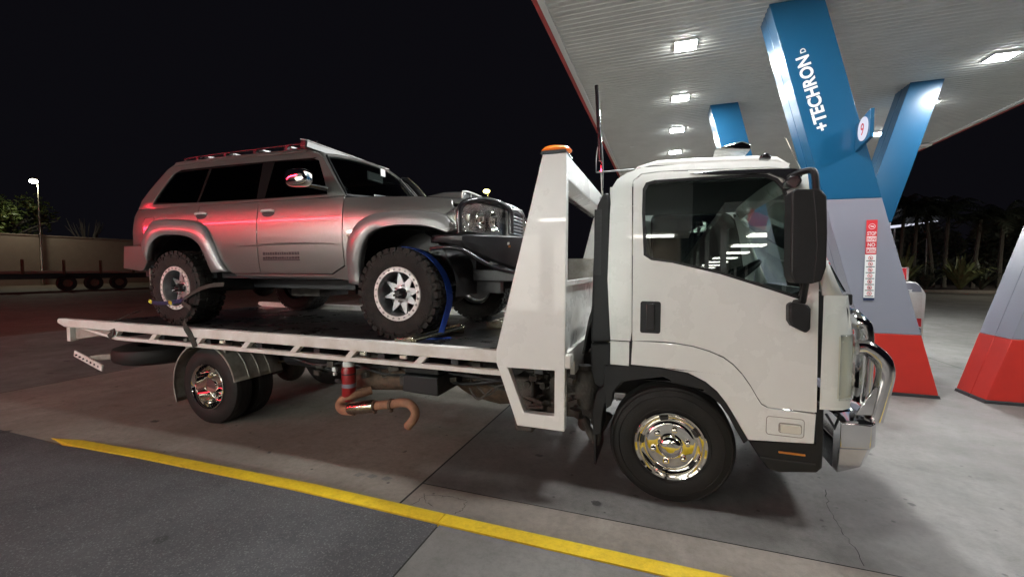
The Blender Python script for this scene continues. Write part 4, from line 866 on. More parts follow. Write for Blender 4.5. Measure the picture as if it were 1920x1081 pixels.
# fire extinguisher strapped under the deck
fx, fz = [(-2.729, 0.545)][0]; fe = empty('fire_extinguisher', (fx, -.85, .4), 'red fire extinguisher with white neck, strapped upright under the deck', 'fire extinguisher')
q = MB(); q.lathe([(0, -.17), (.055, -.17), (.062, -.16), (.062, .11), (.052, .14), (.025, .15), (0, .15)], (fx, -.85, fz), 'z', 24); q.build('cylinder', 'red_paint', fe)
q = MB(); q.lathe([(0, .13), (.048, .12), (.05, .17), (.04, .2), (0, .2)], (fx, -.85, fz), 'z', 20); q.build('neck_cap', 'white_plastic', fe)
q = MB(); q.lathe([(.0632, 0), (.0632, .035), (.062, .035), (.062, 0)], (fx, -.85, fz - .045), 'z', 24, closed=True); q.build('label', 'panel_grey', fe)
q = MB(); q.lathe([(.0635, 0), (.0635, .012), (.062, .012), (.062, 0)], (fx, -.85, fz + .07), 'z', 24, closed=True); q.box((fx - .09, -.92, fz - .0), (fx - .03, -.915, fz + .035)); q.box((fx - .012, -.79, fz - .15), (fx + .012, -.778, fz + .16)); q.build('bracket', 'black_steel', fe)
# ---------------------------------------------------------------- deck
rl = [(-6.319, 1.008), (-1.143, 1.012), (-1.143, 0.919), (-4.562, 0.933), (-5.554, 0.913), (-6.110, 0.930), (-6.322, 0.979)]
q = MB(); q.prism([(-6.32, .965), (-6.32, .995), (-6.30, 1.012), (-.62, 1.008), (-.62, .92), (-6.14, .925), (-6.20, .925)], 'y', -1.235, -1.17); dk = q.build('deck_side_rail', 'deck_white', TK, bevel=.006)
q = MB(); q.prism([(-6.32, .965), (-6.32, .995), (-6.30, 1.012), (-.62, 1.008), (-.62, .92), (-6.14, .925), (-6.20, .925)], 'y', 1.23, 1.295); q.build('deck_side_rail', 'deck_white', TK, bevel=.006)
q = MB(); q.box((-6.31, -1.17, .918), (-.66, 1.23, .938)); q.build('deck_plate', 'deck_steel', TK)
q = MB(); q.box((-6.16, -1.232, .77), (-6.10, -1.16, .922)); q.box((-6.16, 1.22, .77), (-6.10, 1.29, .922)); q.box((-6.14, -1.16, .78), (-6.11, 1.22, .92)); q.build('tail_frame', 'deck_white', TK, bevel=.004)
q = MB(); q.prism([(-6.09, .92), (-5.45, .92), (-5.50, .875), (-6.09, .79)], 'y', -1.19, -1.17); q.build('tail_gusset', 'guard_grey', TK)
q = MB(); q.box((-6.165, -1.19, .845), (-6.155, -1.12, .865)); q.build('tail_marker', 'lens_red', TK)
for sd, yy in ((-1, -1.232), (1, 1.23)):
    y0, y1 = sorted((yy, yy + .05 * -sd)); q = MB()
    q.prism([(-5.93, .922), (-5.84, .922), (-5.30, .868), (-1.09, .868), (-1.09, .832), (-5.33, .832)], 'y', y0, y1)
    lr = q.build('lower_rail', 'deck_white', TK, bevel=.004)
    for x in [(-5.357, 0.835), (-4.769, 0.843), (-4.139, 0.847), (-3.536, 0.857), (-2.975, 0.863), (-2.404, 0.868), (-1.771, 0.870)]:
        x = x[0]; q = MB(); q.prism([(x - .035, .868), (x + .03, .868), (x + .085, .922), (x + .02, .922)], 'y', y0 + .002, y1 - .002); q.build('rail_strut', 'deck_white', lr, bevel=.002)
for px_ in [(-3.877, 0.876), (-2.307, 0.876), (-1.934, 0.881)]:
    q = MB(); q.obox((px_[0], -1.16, .892), (.07, .03, .035)); l_ = q.build('marker_lamp', 'chrome', TK, bevel=.006); q = MB(); q.obox((px_[0], -1.178, .892), (.05, .006, .022)); q.build('lens', 'lens_white', l_)
# headboard: two wedge legs with cage feet, cross members, sheet
hb = [(-1.14, .915), (-1.14, 1.01), (-.815, 2.315), (-.655, 2.315), (-.655, .52), (-.995, .52), (-1.135, .915)]
wn_ = [(-1.055, .895), (-.725, .90), (-.725, .595), (-.935, .595)]
for y0 in (-1.238, 1.23):
    q_ = plate('headboard_leg', [(-1.14, .925), (-1.14, 1.01), (-.815, 2.315), (-.655, 2.315), (-.655, .50), (-.985, .50)], [wn_], lambda x, z: abs(y0), .065, 'truck_white', TK, side=-1 if y0 < 0 else 1, bevel=.006)
q = MB(); q.prism([(-.815, 2.315), (-.66, 2.315), (-.66, 2.16), (-.75, 2.12), (-.857, 2.16)], 'y', -1.172, 1.165); q.build('headboard_top_beam', 'truck_white', TK, bevel=.006)
q = MB(); q.box((-.70, -1.172, 1.455), (-.66, 1.165, 1.495)); q.box((-.695, -1.172, 1.012), (-.675, 1.165, 1.453)); q.build('headboard_panel', 'truck_white', TK, bevel=.003)
q = MB(); q.box((-.72, -1.172, .90), (-.652, 1.165, 1.01)); q.box((-.69, -.9, .80), (-.655, .9, .898)); q.build('front_cross_beam', 'deck_white', TK, bevel=.004)
# beacon on the near leg
q = MB(); q.prism(rnd([(-.83, 2.318), (-.655, 2.318), (-.66, 2.338), (-.82, 2.338)], .006), 'y', -1.24, -1.04); bk = q.build('beacon_base', 'gloss_black', TK, bevel=.006)
q = MB(); q.lathe([(0, .022), (.085, .022), (.10, .03), (.102, .038), (.09, .052), (.05, .058), (0, .058)], (-.745, -1.14, 2.318), 'z', 36); q.build('beacon_lens', 'amber', bk)
# aerial
aa = [(-0.487, 2.161), (-0.507, 2.496), (-0.531, 2.897), (-0.535, 2.276), (-0.265, 2.279)]; q = MB()
q.tube([(aa[0][0], -.78, aa[0][1] - .1), (aa[1][0], -.78, aa[1][1])], .006, 8); q.build('aerial_mast', 'chrome', TK)
q = MB(); q.tube([(aa[1][0], -.78, aa[1][1] - .14), (aa[1][0] - .005, -.78, aa[1][1]), (aa[2][0] - .01, -.78, aa[2][1])], [.014, .0155, .0135], 10); q.build('aerial_rod', 'gloss_black', TK)
q = MB(); q.tube([(aa[3][0], -.78, aa[3][1]), (aa[4][0], -.78, aa[4][1])], .006, 6); q.tube([(aa[3][0], -.78, aa[3][1]), (aa[3][0] - .004, -.76, aa[3][1] + .1), (aa[1][0] - .02, -.78, aa[1][1] - .04)], .0035, 5, smooth=3); q.tube([(aa[1][0] + .01, -.77, aa[1][1] - .02), (aa[1][0] + .02, -.77, aa[1][1] - .2), (aa[0][0], -.77, aa[0][1])], .004, 5, smooth=3); q.obox((aa[0][0], -.78, aa[0][1] - .08), (.04, .03, .03)); q.build('aerial_bracket', 'machined', TK)
# wheel-lift arm and perforated bar at the tail, spare wheel
q = MB(); q.beam((-6.30, -.95, .52), (-5.1, -.28, .62), .09, .06); q.beam((-5.1, -.28, .62), (-5.1, .6, .62), .09, .08); q.build('lift_arm', 'guard_grey', TK, bevel=.005)
q = MB(); q.beam((-6.56, -.99, .565), (-6.00, -1.01, .435), .02, .075); pb = q.build('perforated_bar', 'deck_white', TK, bevel=.006); q = MB()
for k in range(7):
    t = .12 + .125 * k; x, z = -6.56 + .56 * t, .565 - .13 * t; q.lathe([(0, -.018), (.013 if k > 3 else .009, -.018), (.013 if k > 3 else .009, .004), (0, .004)], (x, -1.0, z), 'y', 12)
q.build('bolt_holes', 'plinth', pb)
q = MB(); q.lathe([(.2, -.09), (.36, -.1), (.42, -.07), (.435, -.03), (.435, .03), (.42, .07), (.33, .1), (.2, .09)], (-5.80, -.55, .56), 'z', 48, closed=True); sp_ = q.build('spare_tyre', 'rubber', TK)
q = MB(); q.lathe([(0, .02), (.2, .02), (.22, .06), (.22, -.06), (.2, -.02), (0, -.02)], (-5.80, -.55, .56), 'z', 32); q.build('rim', 'guard_grey', sp_)
# ---------------------------------------------------------------- chrome bull bar
bb = [(0.938, 0.653), (1.193, 0.684), (1.204, 0.669), (1.209, 0.515), (1.184, 0.488), (0.944, 0.476)]
def loopbar(y, s):
    return [(x, y, z) for x, z in s]
q = MB()
ti = [(0.961, 0.676), (1.162, 0.698), (1.168, 0.537), (0.968, 0.469), (0.930, 0.404), (1.142, 0.501)]
xa, xb = ti[0][0], ti[1][0]; zt = .668; zm = .505
def ring_(xo, z0, z1, ins):
    P = [(xa + .13, -.70), (xa + .005, -.80), (xa, -.93 + ins), (xb - .05 - ins, -.93 + ins), (xb - .01 - ins, -.88 + ins), (xb + .07 - ins, -.4), (xb + .08 - ins, 0)]
    P = P + [(x, -y) for x, y in reversed(P[:-1])]
    xm = xb + .1
    return [q.bm.verts.new((x, y, z0 + (z1 - z0) * max(0, min(1, (x - xa) / (xm - xa))))) for x, y in P]
V = [ring_(0, .335, .47, .035), ring_(0, zm - .012, zm + .012, .012), ring_(0, zm, zm + .02, 0), ring_(0, zt - .01, zt - .01, 0), ring_(0, zt, zt, .02)]
n = len(V[0])
for a, b in zip(V, V[1:]):
    for k in range(n): q.face([a[k], a[(k + 1) % n], b[(k + 1) % n], b[k]])
for r_ in (V[0], V[-1]):
    for k in range(n // 2): 
        f_ = [r_[k], r_[k + 1], r_[n - 2 - k], r_[n - 1 - k]]
        if len(set(f_)) == 4: q.face(f_)
        elif len(set(f_)) == 3: q.face(list(dict.fromkeys(f_)))
bul = q.build('bull_bar', 'alloy', TK, bevel=.010, smooth=25, seg=3)
up_t = [(1.093, 1.230), (1.133, 1.235), (1.162, 1.205), (1.173, 1.126), (1.176, 0.970), (1.174, 0.717)]; co_t = [(1.076, 1.095), (1.119, 1.095), (1.168, 1.065), (1.212, 1.013), (1.226, 0.942), (1.213, 0.842), (1.178, 0.652)]
for sd in (-1, 1):
    q = MB(); q.tube([(x, sd * .78, z) for x, z in co_t], .047, 20, smooth=5); q.build('corner_tube', 'alloy', bul, smooth=60)
    q = MB(); q.tube([(x, sd * .62, z) for x, z in reversed(up_t[1:])] + [(up_t[1][0] - .01, sd * .56, up_t[1][1] + .03), (up_t[1][0] - .02, sd * .45, up_t[1][1] + .04), (up_t[1][0] - .01, 0, up_t[1][1] + .05)], .050, 20, smooth=5); q.build('upright_tube', 'alloy', bul, smooth=60)
    gs = [(1.065, 0.685), (1.150, 0.692), (1.173, 0.865), (1.160, 0.874)]; q = MB(); q.prism(gs, 'y', *sorted((sd * .82, sd * .835))); q.build('gusset', 'alloy', bul, bevel=.003)
    q = MB(); q.tube([(1.04, sd * .75, .96), (1.09, sd * .6, .92), (1.10, 0, .92)], .032, 14); q.build('lower_tube', 'alloy', bul, smooth=60)
q = MB(); q.tube([(1.075, -.56, 1.375), (1.075, .56, 1.375)], .034, 16); lbx = q.build('light_bar', 'gloss_black', TK); q = MB()
for y in (-.585, .565): q.obox((1.075, y, 1.375), (.075, .02, .075))
q.build('end_cap', 'black_plastic', lbx, bevel=.01)
q = MB(); q.tube([(.93, -.80, .72), (1.0, -.82, .66), (1.02, -.86, .55), (.98, -.88, .5)], .008, 6, smooth=4); q.tube([(.93, -.78, .66), (.98, -.84, .56), (1.0, -.86, .52)], .008, 6, smooth=4); q.build('bar_cable', 'cable', TK)


# ================================================================ SILVER FOUR WHEEL DRIVE ON THE DECK
YC = .2
SV = empty('four_wheel_drive', (-3.7, YC, .938), 'silver lifted four wheel drive with big mud tyres, carried on the truck deck', 'four wheel drive')
def sy(x, z):
    w = interp([(1.40, .850), (1.5, .872), (1.6, .892), (1.72, .906), (1.85, .911), (1.98, .907), (2.08, .899), (2.16, .887), (2.22, .872), (2.27, .855), (2.45, .808), (2.6, .768), (2.72, .735), (2.78, .705)], z)
    if x > -2.15: w -= .13 * ((x + 2.15) / .45) ** 2 * .5
    if x > -2.9 and z > 2.05: w -= .55 * (z - 2.05) ** 1.5 * min(1, (x + 2.9) / .2)
    if x < -5.6: w -= .05 * ((-5.6 - x) / .45) ** 2
    return w
SZ = [1.5, 1.55, 1.6, 1.66, 1.72, 1.78, 1.84, 1.9, 1.96, 2.02, 2.08, 2.12, 2.16, 2.19, 2.22, 2.25, 2.27]; SXc = [-5.95, -5.85, -5.75, -2.1, -2.0, -1.92, -1.84, -1.78, -1.72]
SP = dict(yc=YC, cz=SZ, cx=SXc, smooth=40)
rfo = [(-4.408, 1.530), (-4.498, 1.648), (-4.570, 1.807), (-4.645, 1.939), (-4.738, 2.032), (-4.860, 2.076), (-5.070, 2.101), (-5.287, 2.114), (-5.466, 2.115), (-5.568, 2.088), (-5.657, 1.994), (-5.730, 1.855)]
rfi = [(-4.631, 1.518), (-4.666, 1.637), (-4.710, 1.739), (-4.771, 1.825), (-4.884, 1.890), (-5.034, 1.922), (-5.206, 1.932), (-5.347, 1.929), (-5.447, 1.902), (-5.522, 1.849), (-5.582, 1.772), (-5.636, 1.639)]
ffo = [(-2.846, 1.434), (-2.849, 1.583), (-2.840, 1.732), (-2.795, 1.879), (-2.703, 1.993), (-2.567, 2.056), (-2.367, 2.081), (-2.174, 2.083), (-1.988, 2.066), (-1.843, 2.037), (-1.772, 1.981), (-1.718, 1.899)]
ffi = [(-2.704, 1.413), (-2.696, 1.559), (-2.670, 1.690), (-2.615, 1.814), (-2.527, 1.898), (-2.385, 1.937), (-2.257, 1.947), (-2.133, 1.943), (-2.017, 1.935), (-1.913, 1.914), (-1.837, 1.889), (-1.797, 1.875)]
for sd in (-1, 1):
    fuel = [(-5.748, 2.145), (-5.562, 2.145), (-5.591, 1.957), (-5.769, 1.949)]
    quarter = [(-5.900, 1.840), (-5.909, 2.015), (-5.907, 2.201), (-5.872, 2.292), (-4.913, 2.271), (-4.938, 2.116)] + rfi[5:]
    q4 = [(-5.98, 1.83), (-6.0, 2.0), (-5.985, 2.17), (-5.95, 2.245)] + [(-4.86, 2.245), (-4.86, 2.06)] + list(reversed([(x, z) for x, z in rfi[5:11]][::-1])) + [(-5.70, 1.83)]
    qp = plate('rear_quarter', [(-4.86, 2.245)] + [(-5.95, 2.245), (-5.985, 2.17), (-6.0, 2.0), (-5.99, 1.83), (-5.68, 1.83)] + [(x - .02, z + .03) for x, z in list(reversed(rfi))[1:7]] + [(-4.86, 2.0)], [], sy, .02, 'silver_paint', SV, side=sd, **SP)
    q = MB(); P = rnd([(fuel[0][0], fuel[0][1]), (fuel[1][0], fuel[1][1]), (fuel[2][0], fuel[2][1]), (fuel[3][0], fuel[3][1])], .03); q.tube([(x, YC + sd * (sy(x, z) + .001), z) for x, z in P], .0022, 5, closed=True); q.build('fuel_flap_seam', 'plinth', qp)
    rd = plate('rear_door', [(-4.852, 2.245), (-3.985, 2.245), (-3.975, 1.515), (-4.37, 1.512)] + [(x + .02, z + .01) for x, z in rfi[1:5]] + [(-4.852, 1.99)], [], sy, .02, 'silver_paint', SV, side=sd, **SP)
    fd = plate('front_door', [(-3.977, 2.245), (-2.905, 2.245), (-2.893, 1.60), (-3.06, 1.515), (-3.967, 1.515)], [], sy, .02, 'silver_paint', SV, side=sd, **SP)
    ff = plate('front_fender', [(-2.897, 2.235), (-2.5, 2.225), (-2.1, 2.205), (-1.80, 2.165), (-1.75, 2.03), (-1.69, 1.90), (-1.83, 1.90)] + [(x, z + .03) for x, z in list(reversed(ffi))[2:]] + [(-2.80, 1.46), (-2.885, 1.59)], [], sy, .02, 'silver_paint', SV, side=sd, **SP)
    plate('sill', [(-4.37, 1.507), (-3.06, 1.508), (-2.895, 1.59), (-2.80, 1.50), (-2.81, 1.44), (-3.05, 1.475), (-4.33, 1.485)], [], lambda x, z: sy(x, z) - .012, .04, 'silver_paint', SV, side=sd, yc=YC, cx=(), cz=(), smooth=40)
    # swage line insert below the handles
    q = MB(); q.tube([(-4.25, YC + sd * (sy(-4, 1.80) - .001), 1.79), (-3.6, YC + sd * (sy(-4, 1.81) + .004), 1.812), (-3.0, YC + sd * (sy(-3, 1.81) - .001), 1.80)], [.004, .012, .004], 8, smooth=4); q.build('door_swage', 'silver_paint', fd)
    # flares
    for nm, fo, fi, par in (('rear_flare', rfo, rfi, SV), ('front_flare', ffo, ffi, SV)):
        q = MB(); fo_ = spl(fo, 3); fi_ = spl(fi, 3); V = []
        for (xo, zo), (xi, zi) in zip(fo_, fi_):
            row = []
            for t, out in ((0, .0), (.05, .030), (.14, .044), (.6, .050), (.95, .052), (1.0, .044), (1.0, -.03)):
                x = xo + (xi - xo) * t; z = zo + (zi - zo) * t; row.append(q.bm.verts.new((x, YC + sd * (sy(x, max(1.5, z)) + out), z)))
            V.append(row)
        for a, b in zip(V, V[1:]):
            for k in range(6): q.face([a[k], a[k + 1], b[k + 1], b[k]])
        fl_ = q.build(nm, 'flare_paint', par, smooth=50); s = fl_.modifiers.new('solid', 'SOLIDIFY'); s.thickness = .004
    # inner wheel wells
    for cx_, nm in ((-5.15, 'rear_wheel_well'), (-2.27, 'front_wheel_well')):
        q = MB(); n = 18; V = []
        for k in range(n + 1):
            a = R(-8 + 196 * k / n); r = .53; V.append([q.bm.verts.new((cx_ + r * math.cos(a), YC + sd * y, 1.40 + r * math.sin(a))) for y in (.86, .42)])
        for a, b in zip(V, V[1:]): q.face([a[0], a[1], b[1], b[0]])
        q.build(nm, 'black_plastic', SV, smooth=60)
    # handles
    for px_, par in (([(-4.796, 2.144)][0], rd), ([(-3.830, 2.133)][0], fd)):
        x, z = px_; y = YC + sd * (sy(x, z)); q = MB(); q.ball((x, y + sd * .001, z - .020), .085, 3, (1, .10, .52)); q.build('handle_cup', 'plinth', par, smooth=80)
        q = MB(); q.tube([(x - .085, y + sd * .008, z + .005), (x - .05, y + sd * .022, z + .012), (x + .05, y + sd * .022, z + .012), (x + .085, y + sd * .008, z + .006)], [.010, .014, .014, .010], 8, smooth=3); q.build('door_handle', 'ring_alu', par)
    x, z = [(-3.926, 2.051)][0]; q = MB(); q.lathe([(0, sd * .004), (.010, sd * .004), (.012, 0)], (x, YC + sd * sy(x, z), z), 'y', 14); q.build('door_lock', 'machined', fd)
    # greenhouse: silver frame, black inner frame, dark windows
    outr = [(-5.95, 2.252)] + [(-5.920, 2.358), (-5.818, 2.459), (-5.647, 2.622), (-5.558, 2.714), (-5.482, 2.769)] + [(-5.461, 2.797), (-4.780, 2.801), (-3.994, 2.791), (-3.493, 2.779)] + [(-3.352, 2.729), (-3.260, 2.669)] + [(-2.905, 2.252)]
    hole = [(-5.664, 2.297), (-5.641, 2.369), (-5.530, 2.527), (-5.432, 2.654), (-5.322, 2.694), (-4.658, 2.695), (-3.892, 2.684), (-3.391, 2.669), (-3.299, 2.635), (-3.186, 2.433), (-3.113, 2.270), (-3.107, 2.239), (-4.054, 2.255)]
    hole = [(x, max(z, 2.275)) for x, z in hole]
    gh = plate('window_frame_panel', outr, [hole], sy, .03, 'silver_paint', SV, side=sd, yc=YC, cz=[2.35, 2.45, 2.55, 2.65, 2.72], cx=(), smooth=40)
    W1 = [(-5.712, 2.323), (-5.689, 2.390), (-5.597, 2.520), (-5.498, 2.642), (-5.414, 2.679)] + [(-4.86, 2.672), (-4.93, 2.285)]; W2 = [(-4.90, 2.285), (-4.82, 2.672), (-4.06, 2.672), (-4.04, 2.285)]; W3 = [(-3.93, 2.285), (-3.90, 2.672), (-3.36, 2.665), (-3.27, 2.62), (-3.04, 2.29)]
    hx = sum(p[0] for p in hole) / len(hole); hz = sum(p[1] for p in hole) / len(hole)
    big = [(hx + (x - hx) * 1.006, hz + (z - hz) * 1.03) for x, z in hole]
    bf = plate('door_frames', big, [W1, W2, W3], lambda x, z: sy(x, z) - .008, .015, 'frame_black', gh, side=sd, yc=YC, bevel=0)
    for w_ in (W1, W2, W3): plate('side_window', w_, [], lambda x, z: sy(x, z) - .012, .004, 'tint_glass', gh, side=sd, yc=YC, bevel=0)
    q = MB(); q.tube([(x, YC + sd * (sy(x, z) + .006), z) for x, z in [(-5.466, 2.746), (-4.767, 2.769), (-3.983, 2.765), (-3.484, 2.754)]], .008, 8); q.build('drip_rail', 'silver_paint', gh)
    # side mirror, chrome
    x, z = (-3.24, 2.385); q = MB(); q.ball((x - .01, YC + sd * 1.06, z + .015), .125, 4, (1, .62, .66)); 
    for v in q.bm.verts:
        d = v.co - Vector((x - .01, YC + sd * 1.06, z + .015)); k_ = [.125, .0775, .0825]; e_ = [max(-1, min(1, d[i] / k_[i])) for i in range(3)]; v.co = Vector((x - .01, YC + sd * 1.06, z + .015)) + Vector([k_[i] * math.copysign(abs(e_[i]) ** .62, e_[i]) for i in range(3)])
    mr = q.build('side_mirror', 'chrome', SV, smooth=80)
    q = MB(); q.tube([(x + .05, YC + sd * 1.02, z - .045), (x + .14, YC + sd * .87, z - .06)], .022, 8); q.build('mirror_foot', 'gloss_black', mr)
    q = MB(); x, z = [(-2.815, 1.880)][0]; q.tube([(x - .03, YC + sd * (sy(x, z) + .004), z), (x + .03, YC + sd * (sy(x, z) + .004), z + .002)], [.008, .012], 8); q.build('side_repeater', 'lens_white', ff)
    # tail lamp
    q = MB(); q.prism([(-6.01, 1.85), (-5.955, 1.85), (-5.955, 2.12), (-5.985, 2.13), (-6.02, 2.10)], 'y', *sorted((YC + sd * .66, YC + sd * .845))); tl = q.build('tail_lamp', 'lens_red', SV, bevel=.012)
    q = MB(); q.box((-6.025, -.05, 1.94), (-5.99, .052, 1.98), Matrix.Translation((0, YC + sd * .8, 0))); q.build('reverse_lens', 'lens_white', tl)
    # mud flap
    q = MB(); q.prism([(-5.809, 1.503), (-5.544, 1.548), (-5.577, 1.303), (-5.822, 1.298)], 'y', *sorted((YC + sd * .70, YC + sd * .94))) if False else q.box((-5.62, YC + sd * .8 - .13, 1.34), (-5.605, YC + sd * .8 + .13, 1.56)); q.build('mud_flap', 'guard_grey', SV)
# door decal: two short rows of small dark marks
q = MB(); rr = random.Random(2); x = -3.90
while x < -3.42:
    w = rr.uniform(.016, .03)
    for z, h in ((1.700, .030), (1.660, .026)): q.box((x, -.7062 - .001, z), (x + w, -.7035, z + h * rr.uniform(.8, 1.0)))
    x += w + .008
q.box((-3.90, -.7072, 1.645), (-3.42, -.7035, 1.655)); q.build('door_decal', 'black_steel', SV)
# roof, bonnet, windscreen, back
q = MB()
def roof_(u, v):
    x = -5.64 + 2.30 * u; y = -1 + 2 * v; xf = x + (.10 * (1 - y * y) if u > .9 else 0)
    return Vector((xf, YC + y * (.715 - .02 * (u < .1)), 2.752 + .05 * (1 - y * y) - .05 * max(0, (u - .85) / .15) ** 2 - .03 * max(0, (.12 - u) / .12) ** 2 - .028 * abs(y) ** 8 - (.02 * (1 - u))))
q.grid(roof_, 24, 20); o = q.build('roof', 'silver_paint', SV, smooth=60); s = o.modifiers.new('solid', 'SOLIDIFY'); s.thickness = .02; s.offset = -1
def bon(u, v):
    x = -2.93 + 1.30 * u; y = -1 + 2 * v; hw = sy(x if x < -1.8 else -1.8, 2.19) - .005 - .03 * u; zc = 2.292 - .075 * u ** 1.8
    e = abs(y); return Vector((x + .10 * (1 - y * y) * u, YC + y * hw, zc - .075 * e ** 5 - .01 * u * e + (.012 if .45 < e < .55 else 0)))
q = MB(); q.grid(bon, 22, 28); bo = q.build('bonnet', 'silver_paint', SV, smooth=60); s = bo.modifiers.new('solid', 'SOLIDIFY'); s.thickness = .015; s.offset = -1
q = MB()
def sc_(u, v):
    x = -2.66 + .70 * u; y = -1 + 2 * v; h = (.115 * min(1, u * 1.6) ** .7) * (1 - abs(y) ** 6); return Vector((x, YC + y * (.24 + .05 * u), 2.27 - .03 * u + h))
q.grid(sc_, 14, 16); so = q.build('bonnet_scoop', 'silver_paint', bo, smooth=50); s = so.modifiers.new('solid', 'SOLIDIFY'); s.thickness = .012; s.offset = -1
q = MB(); q.box((-1.975, YC - .28, 2.24), (-1.962, YC + .28, 2.335)); q.build('scoop_mouth', 'plinth', bo)
q = MB(); q.tube([(-1.955, YC - .29, 2.24), (-1.955, YC - .28, 2.335), (-1.955, YC, 2.355), (-1.955, YC + .28, 2.335), (-1.955, YC + .29, 2.24)], .009, 6, smooth=3); q.tube([(-1.955, YC - .09, 2.245), (-1.955, YC - .09, 2.345)], .005, 6); q.tube([(-1.955, YC + .09, 2.245), (-1.955, YC + .09, 2.345)], .005, 6); q.build('scoop_trim', 'ring_alu', bo)
def wsc(u, v, o=0):
    y = -1 + 2 * v; b = Vector((-2.97 + .12 * (1 - y * y) + o, YC + y * .81, 2.265 + .03 * (1 - y * y))); t = Vector((-3.33 + .09 * (1 - y * y) + o, YC + y * .675, 2.715 + .045 * (1 - y * y))); return b.lerp(t, u)
q = MB(); q.grid(lambda u, v: wsc(u, .02 + .96 * v), 8, 16); wsn = q.build('windscreen', 'windscreen', SV, smooth=80)
for sd in (0, 1):
    v0 = .0 if sd == 0 else 1.; q = MB(); q.tube([wsc(u, v0, -.012) for u in (0, .25, .5, .75, 1)], [.036, .032, .030, .030, .032], 10); q.build('a_pillar', 'silver_paint', SV, smooth=60)
    q = MB(); q.tube([wsc(u, .028 if sd == 0 else .972, .004) for u in (0, .5, 1)], .012, 6); q.build('windscreen_seal', 'black_plastic', wsn)
q = MB(); q.tube([wsc(1, v / 10, -.005) for v in range(11)], .02, 8); q.build('windscreen_header', 'silver_paint', SV)
q = MB(); q.tube([wsc(-.01, v / 10, .03) for v in range(11)], .022, 8); q.build('cowl', 'black_plastic', SV)
q = MB(); q.tube([(-2.80, YC - .55, 2.30), (-2.86, YC - .25, 2.33), (-2.90, YC - .02, 2.36)], [.009, .007, .005], 6); q.tube([(-2.72, YC - .05, 2.32), (-2.80, YC + .2, 2.34), (-2.86, YC + .45, 2.37)], [.009, .007, .005], 6); q.build('wiper', 'machined', SV)
q = MB(); q.box((-3.22, YC - .14, 2.56), (-3.20, YC + .14, 2.66)); q.build('interior_mirror', 'interior_grey', SV, bevel=.01)
q = MB(); q.box((-2.97, YC + .62, 2.30), (-2.93, YC + .70, 2.42)); q.box((-3.06, YC - .10, 2.60), (-3.055, YC - .02, 2.68)); q.build('windscreen_sticker', 'white_plastic', wsn)
q = MB(); q.prism(rnd([(-3.35, 2.1), (-2.9, 2.1), (-2.9, 2.24), (-3.2, 2.26), (-3.4, 2.2)], .03), 'y', YC - .78, YC + .78); q.build('dashboard', 'interior_grey', SV)
for x in (-3.85, -4.6):
    for y in (-.38, .38): q = MB(); q.obox((x - .1, YC + y, 2.2), (.12, .42, .5), (0, -10, 0)); q.obox((x - .14, YC + y, 2.52), (.08, .24, .14), (0, -8, 0)); q.build('seat', 'interior_grey', SV, bevel=.03)
q = MB(); ctr = Vector((-3.45, YC - .38, 2.30)); q.tube([ctr + Vector((.10 * math.sin(a), .17 * math.cos(a), .15 * math.sin(a))) for a in [k * PI / 12 for k in range(24)]], .013, 6, closed=True); q.build('steering_wheel', 'black_plastic', SV)
q = MB(); q.box((-5.9, YC - .8, 1.46), (-3.0, YC + .8, 1.60)); q.box((-3.0, YC - .42, 1.46), (-1.75, YC + .42, 2.10)); q.build('floor_pan', 'black_steel', SV)
q = MB(); q.prism([(-5.99, 1.60), (-5.955, 1.60), (-5.90, 2.26), (-5.50, 2.74), (-5.535, 2.75), (-5.94, 2.26), (-6.01, 2.1)], 'y', YC - .70, YC + .70); q.build('tailgate', 'silver_paint', SV, bevel=.01)
q = MB(); q.prism([(-6.191, 1.828), (-5.895, 1.830), (-5.705, 1.814), (-5.772, 1.641), (-5.835, 1.547), (-5.914, 1.527), (-6.219, 1.558)], 'y', YC - .86, YC + .86); q.build('rear_bumper', 'silver_paint', SV, bevel=.025, seg=3)
q = MB(); q.box((-6.17, YC - .80, 1.62), (-6.12, YC - .62, 1.80)); q.build('bumper_step', 'black_plastic', SV, bevel=.01)
q = MB(); q.tube([(-6.05, .1, 1.45), (-5.6, .1, 1.45)], .035, 10); q.box((-6.1, .0, 1.38), (-5.95, .2, 1.5)); q.build('tow_hitch', 'black_steel', SV)
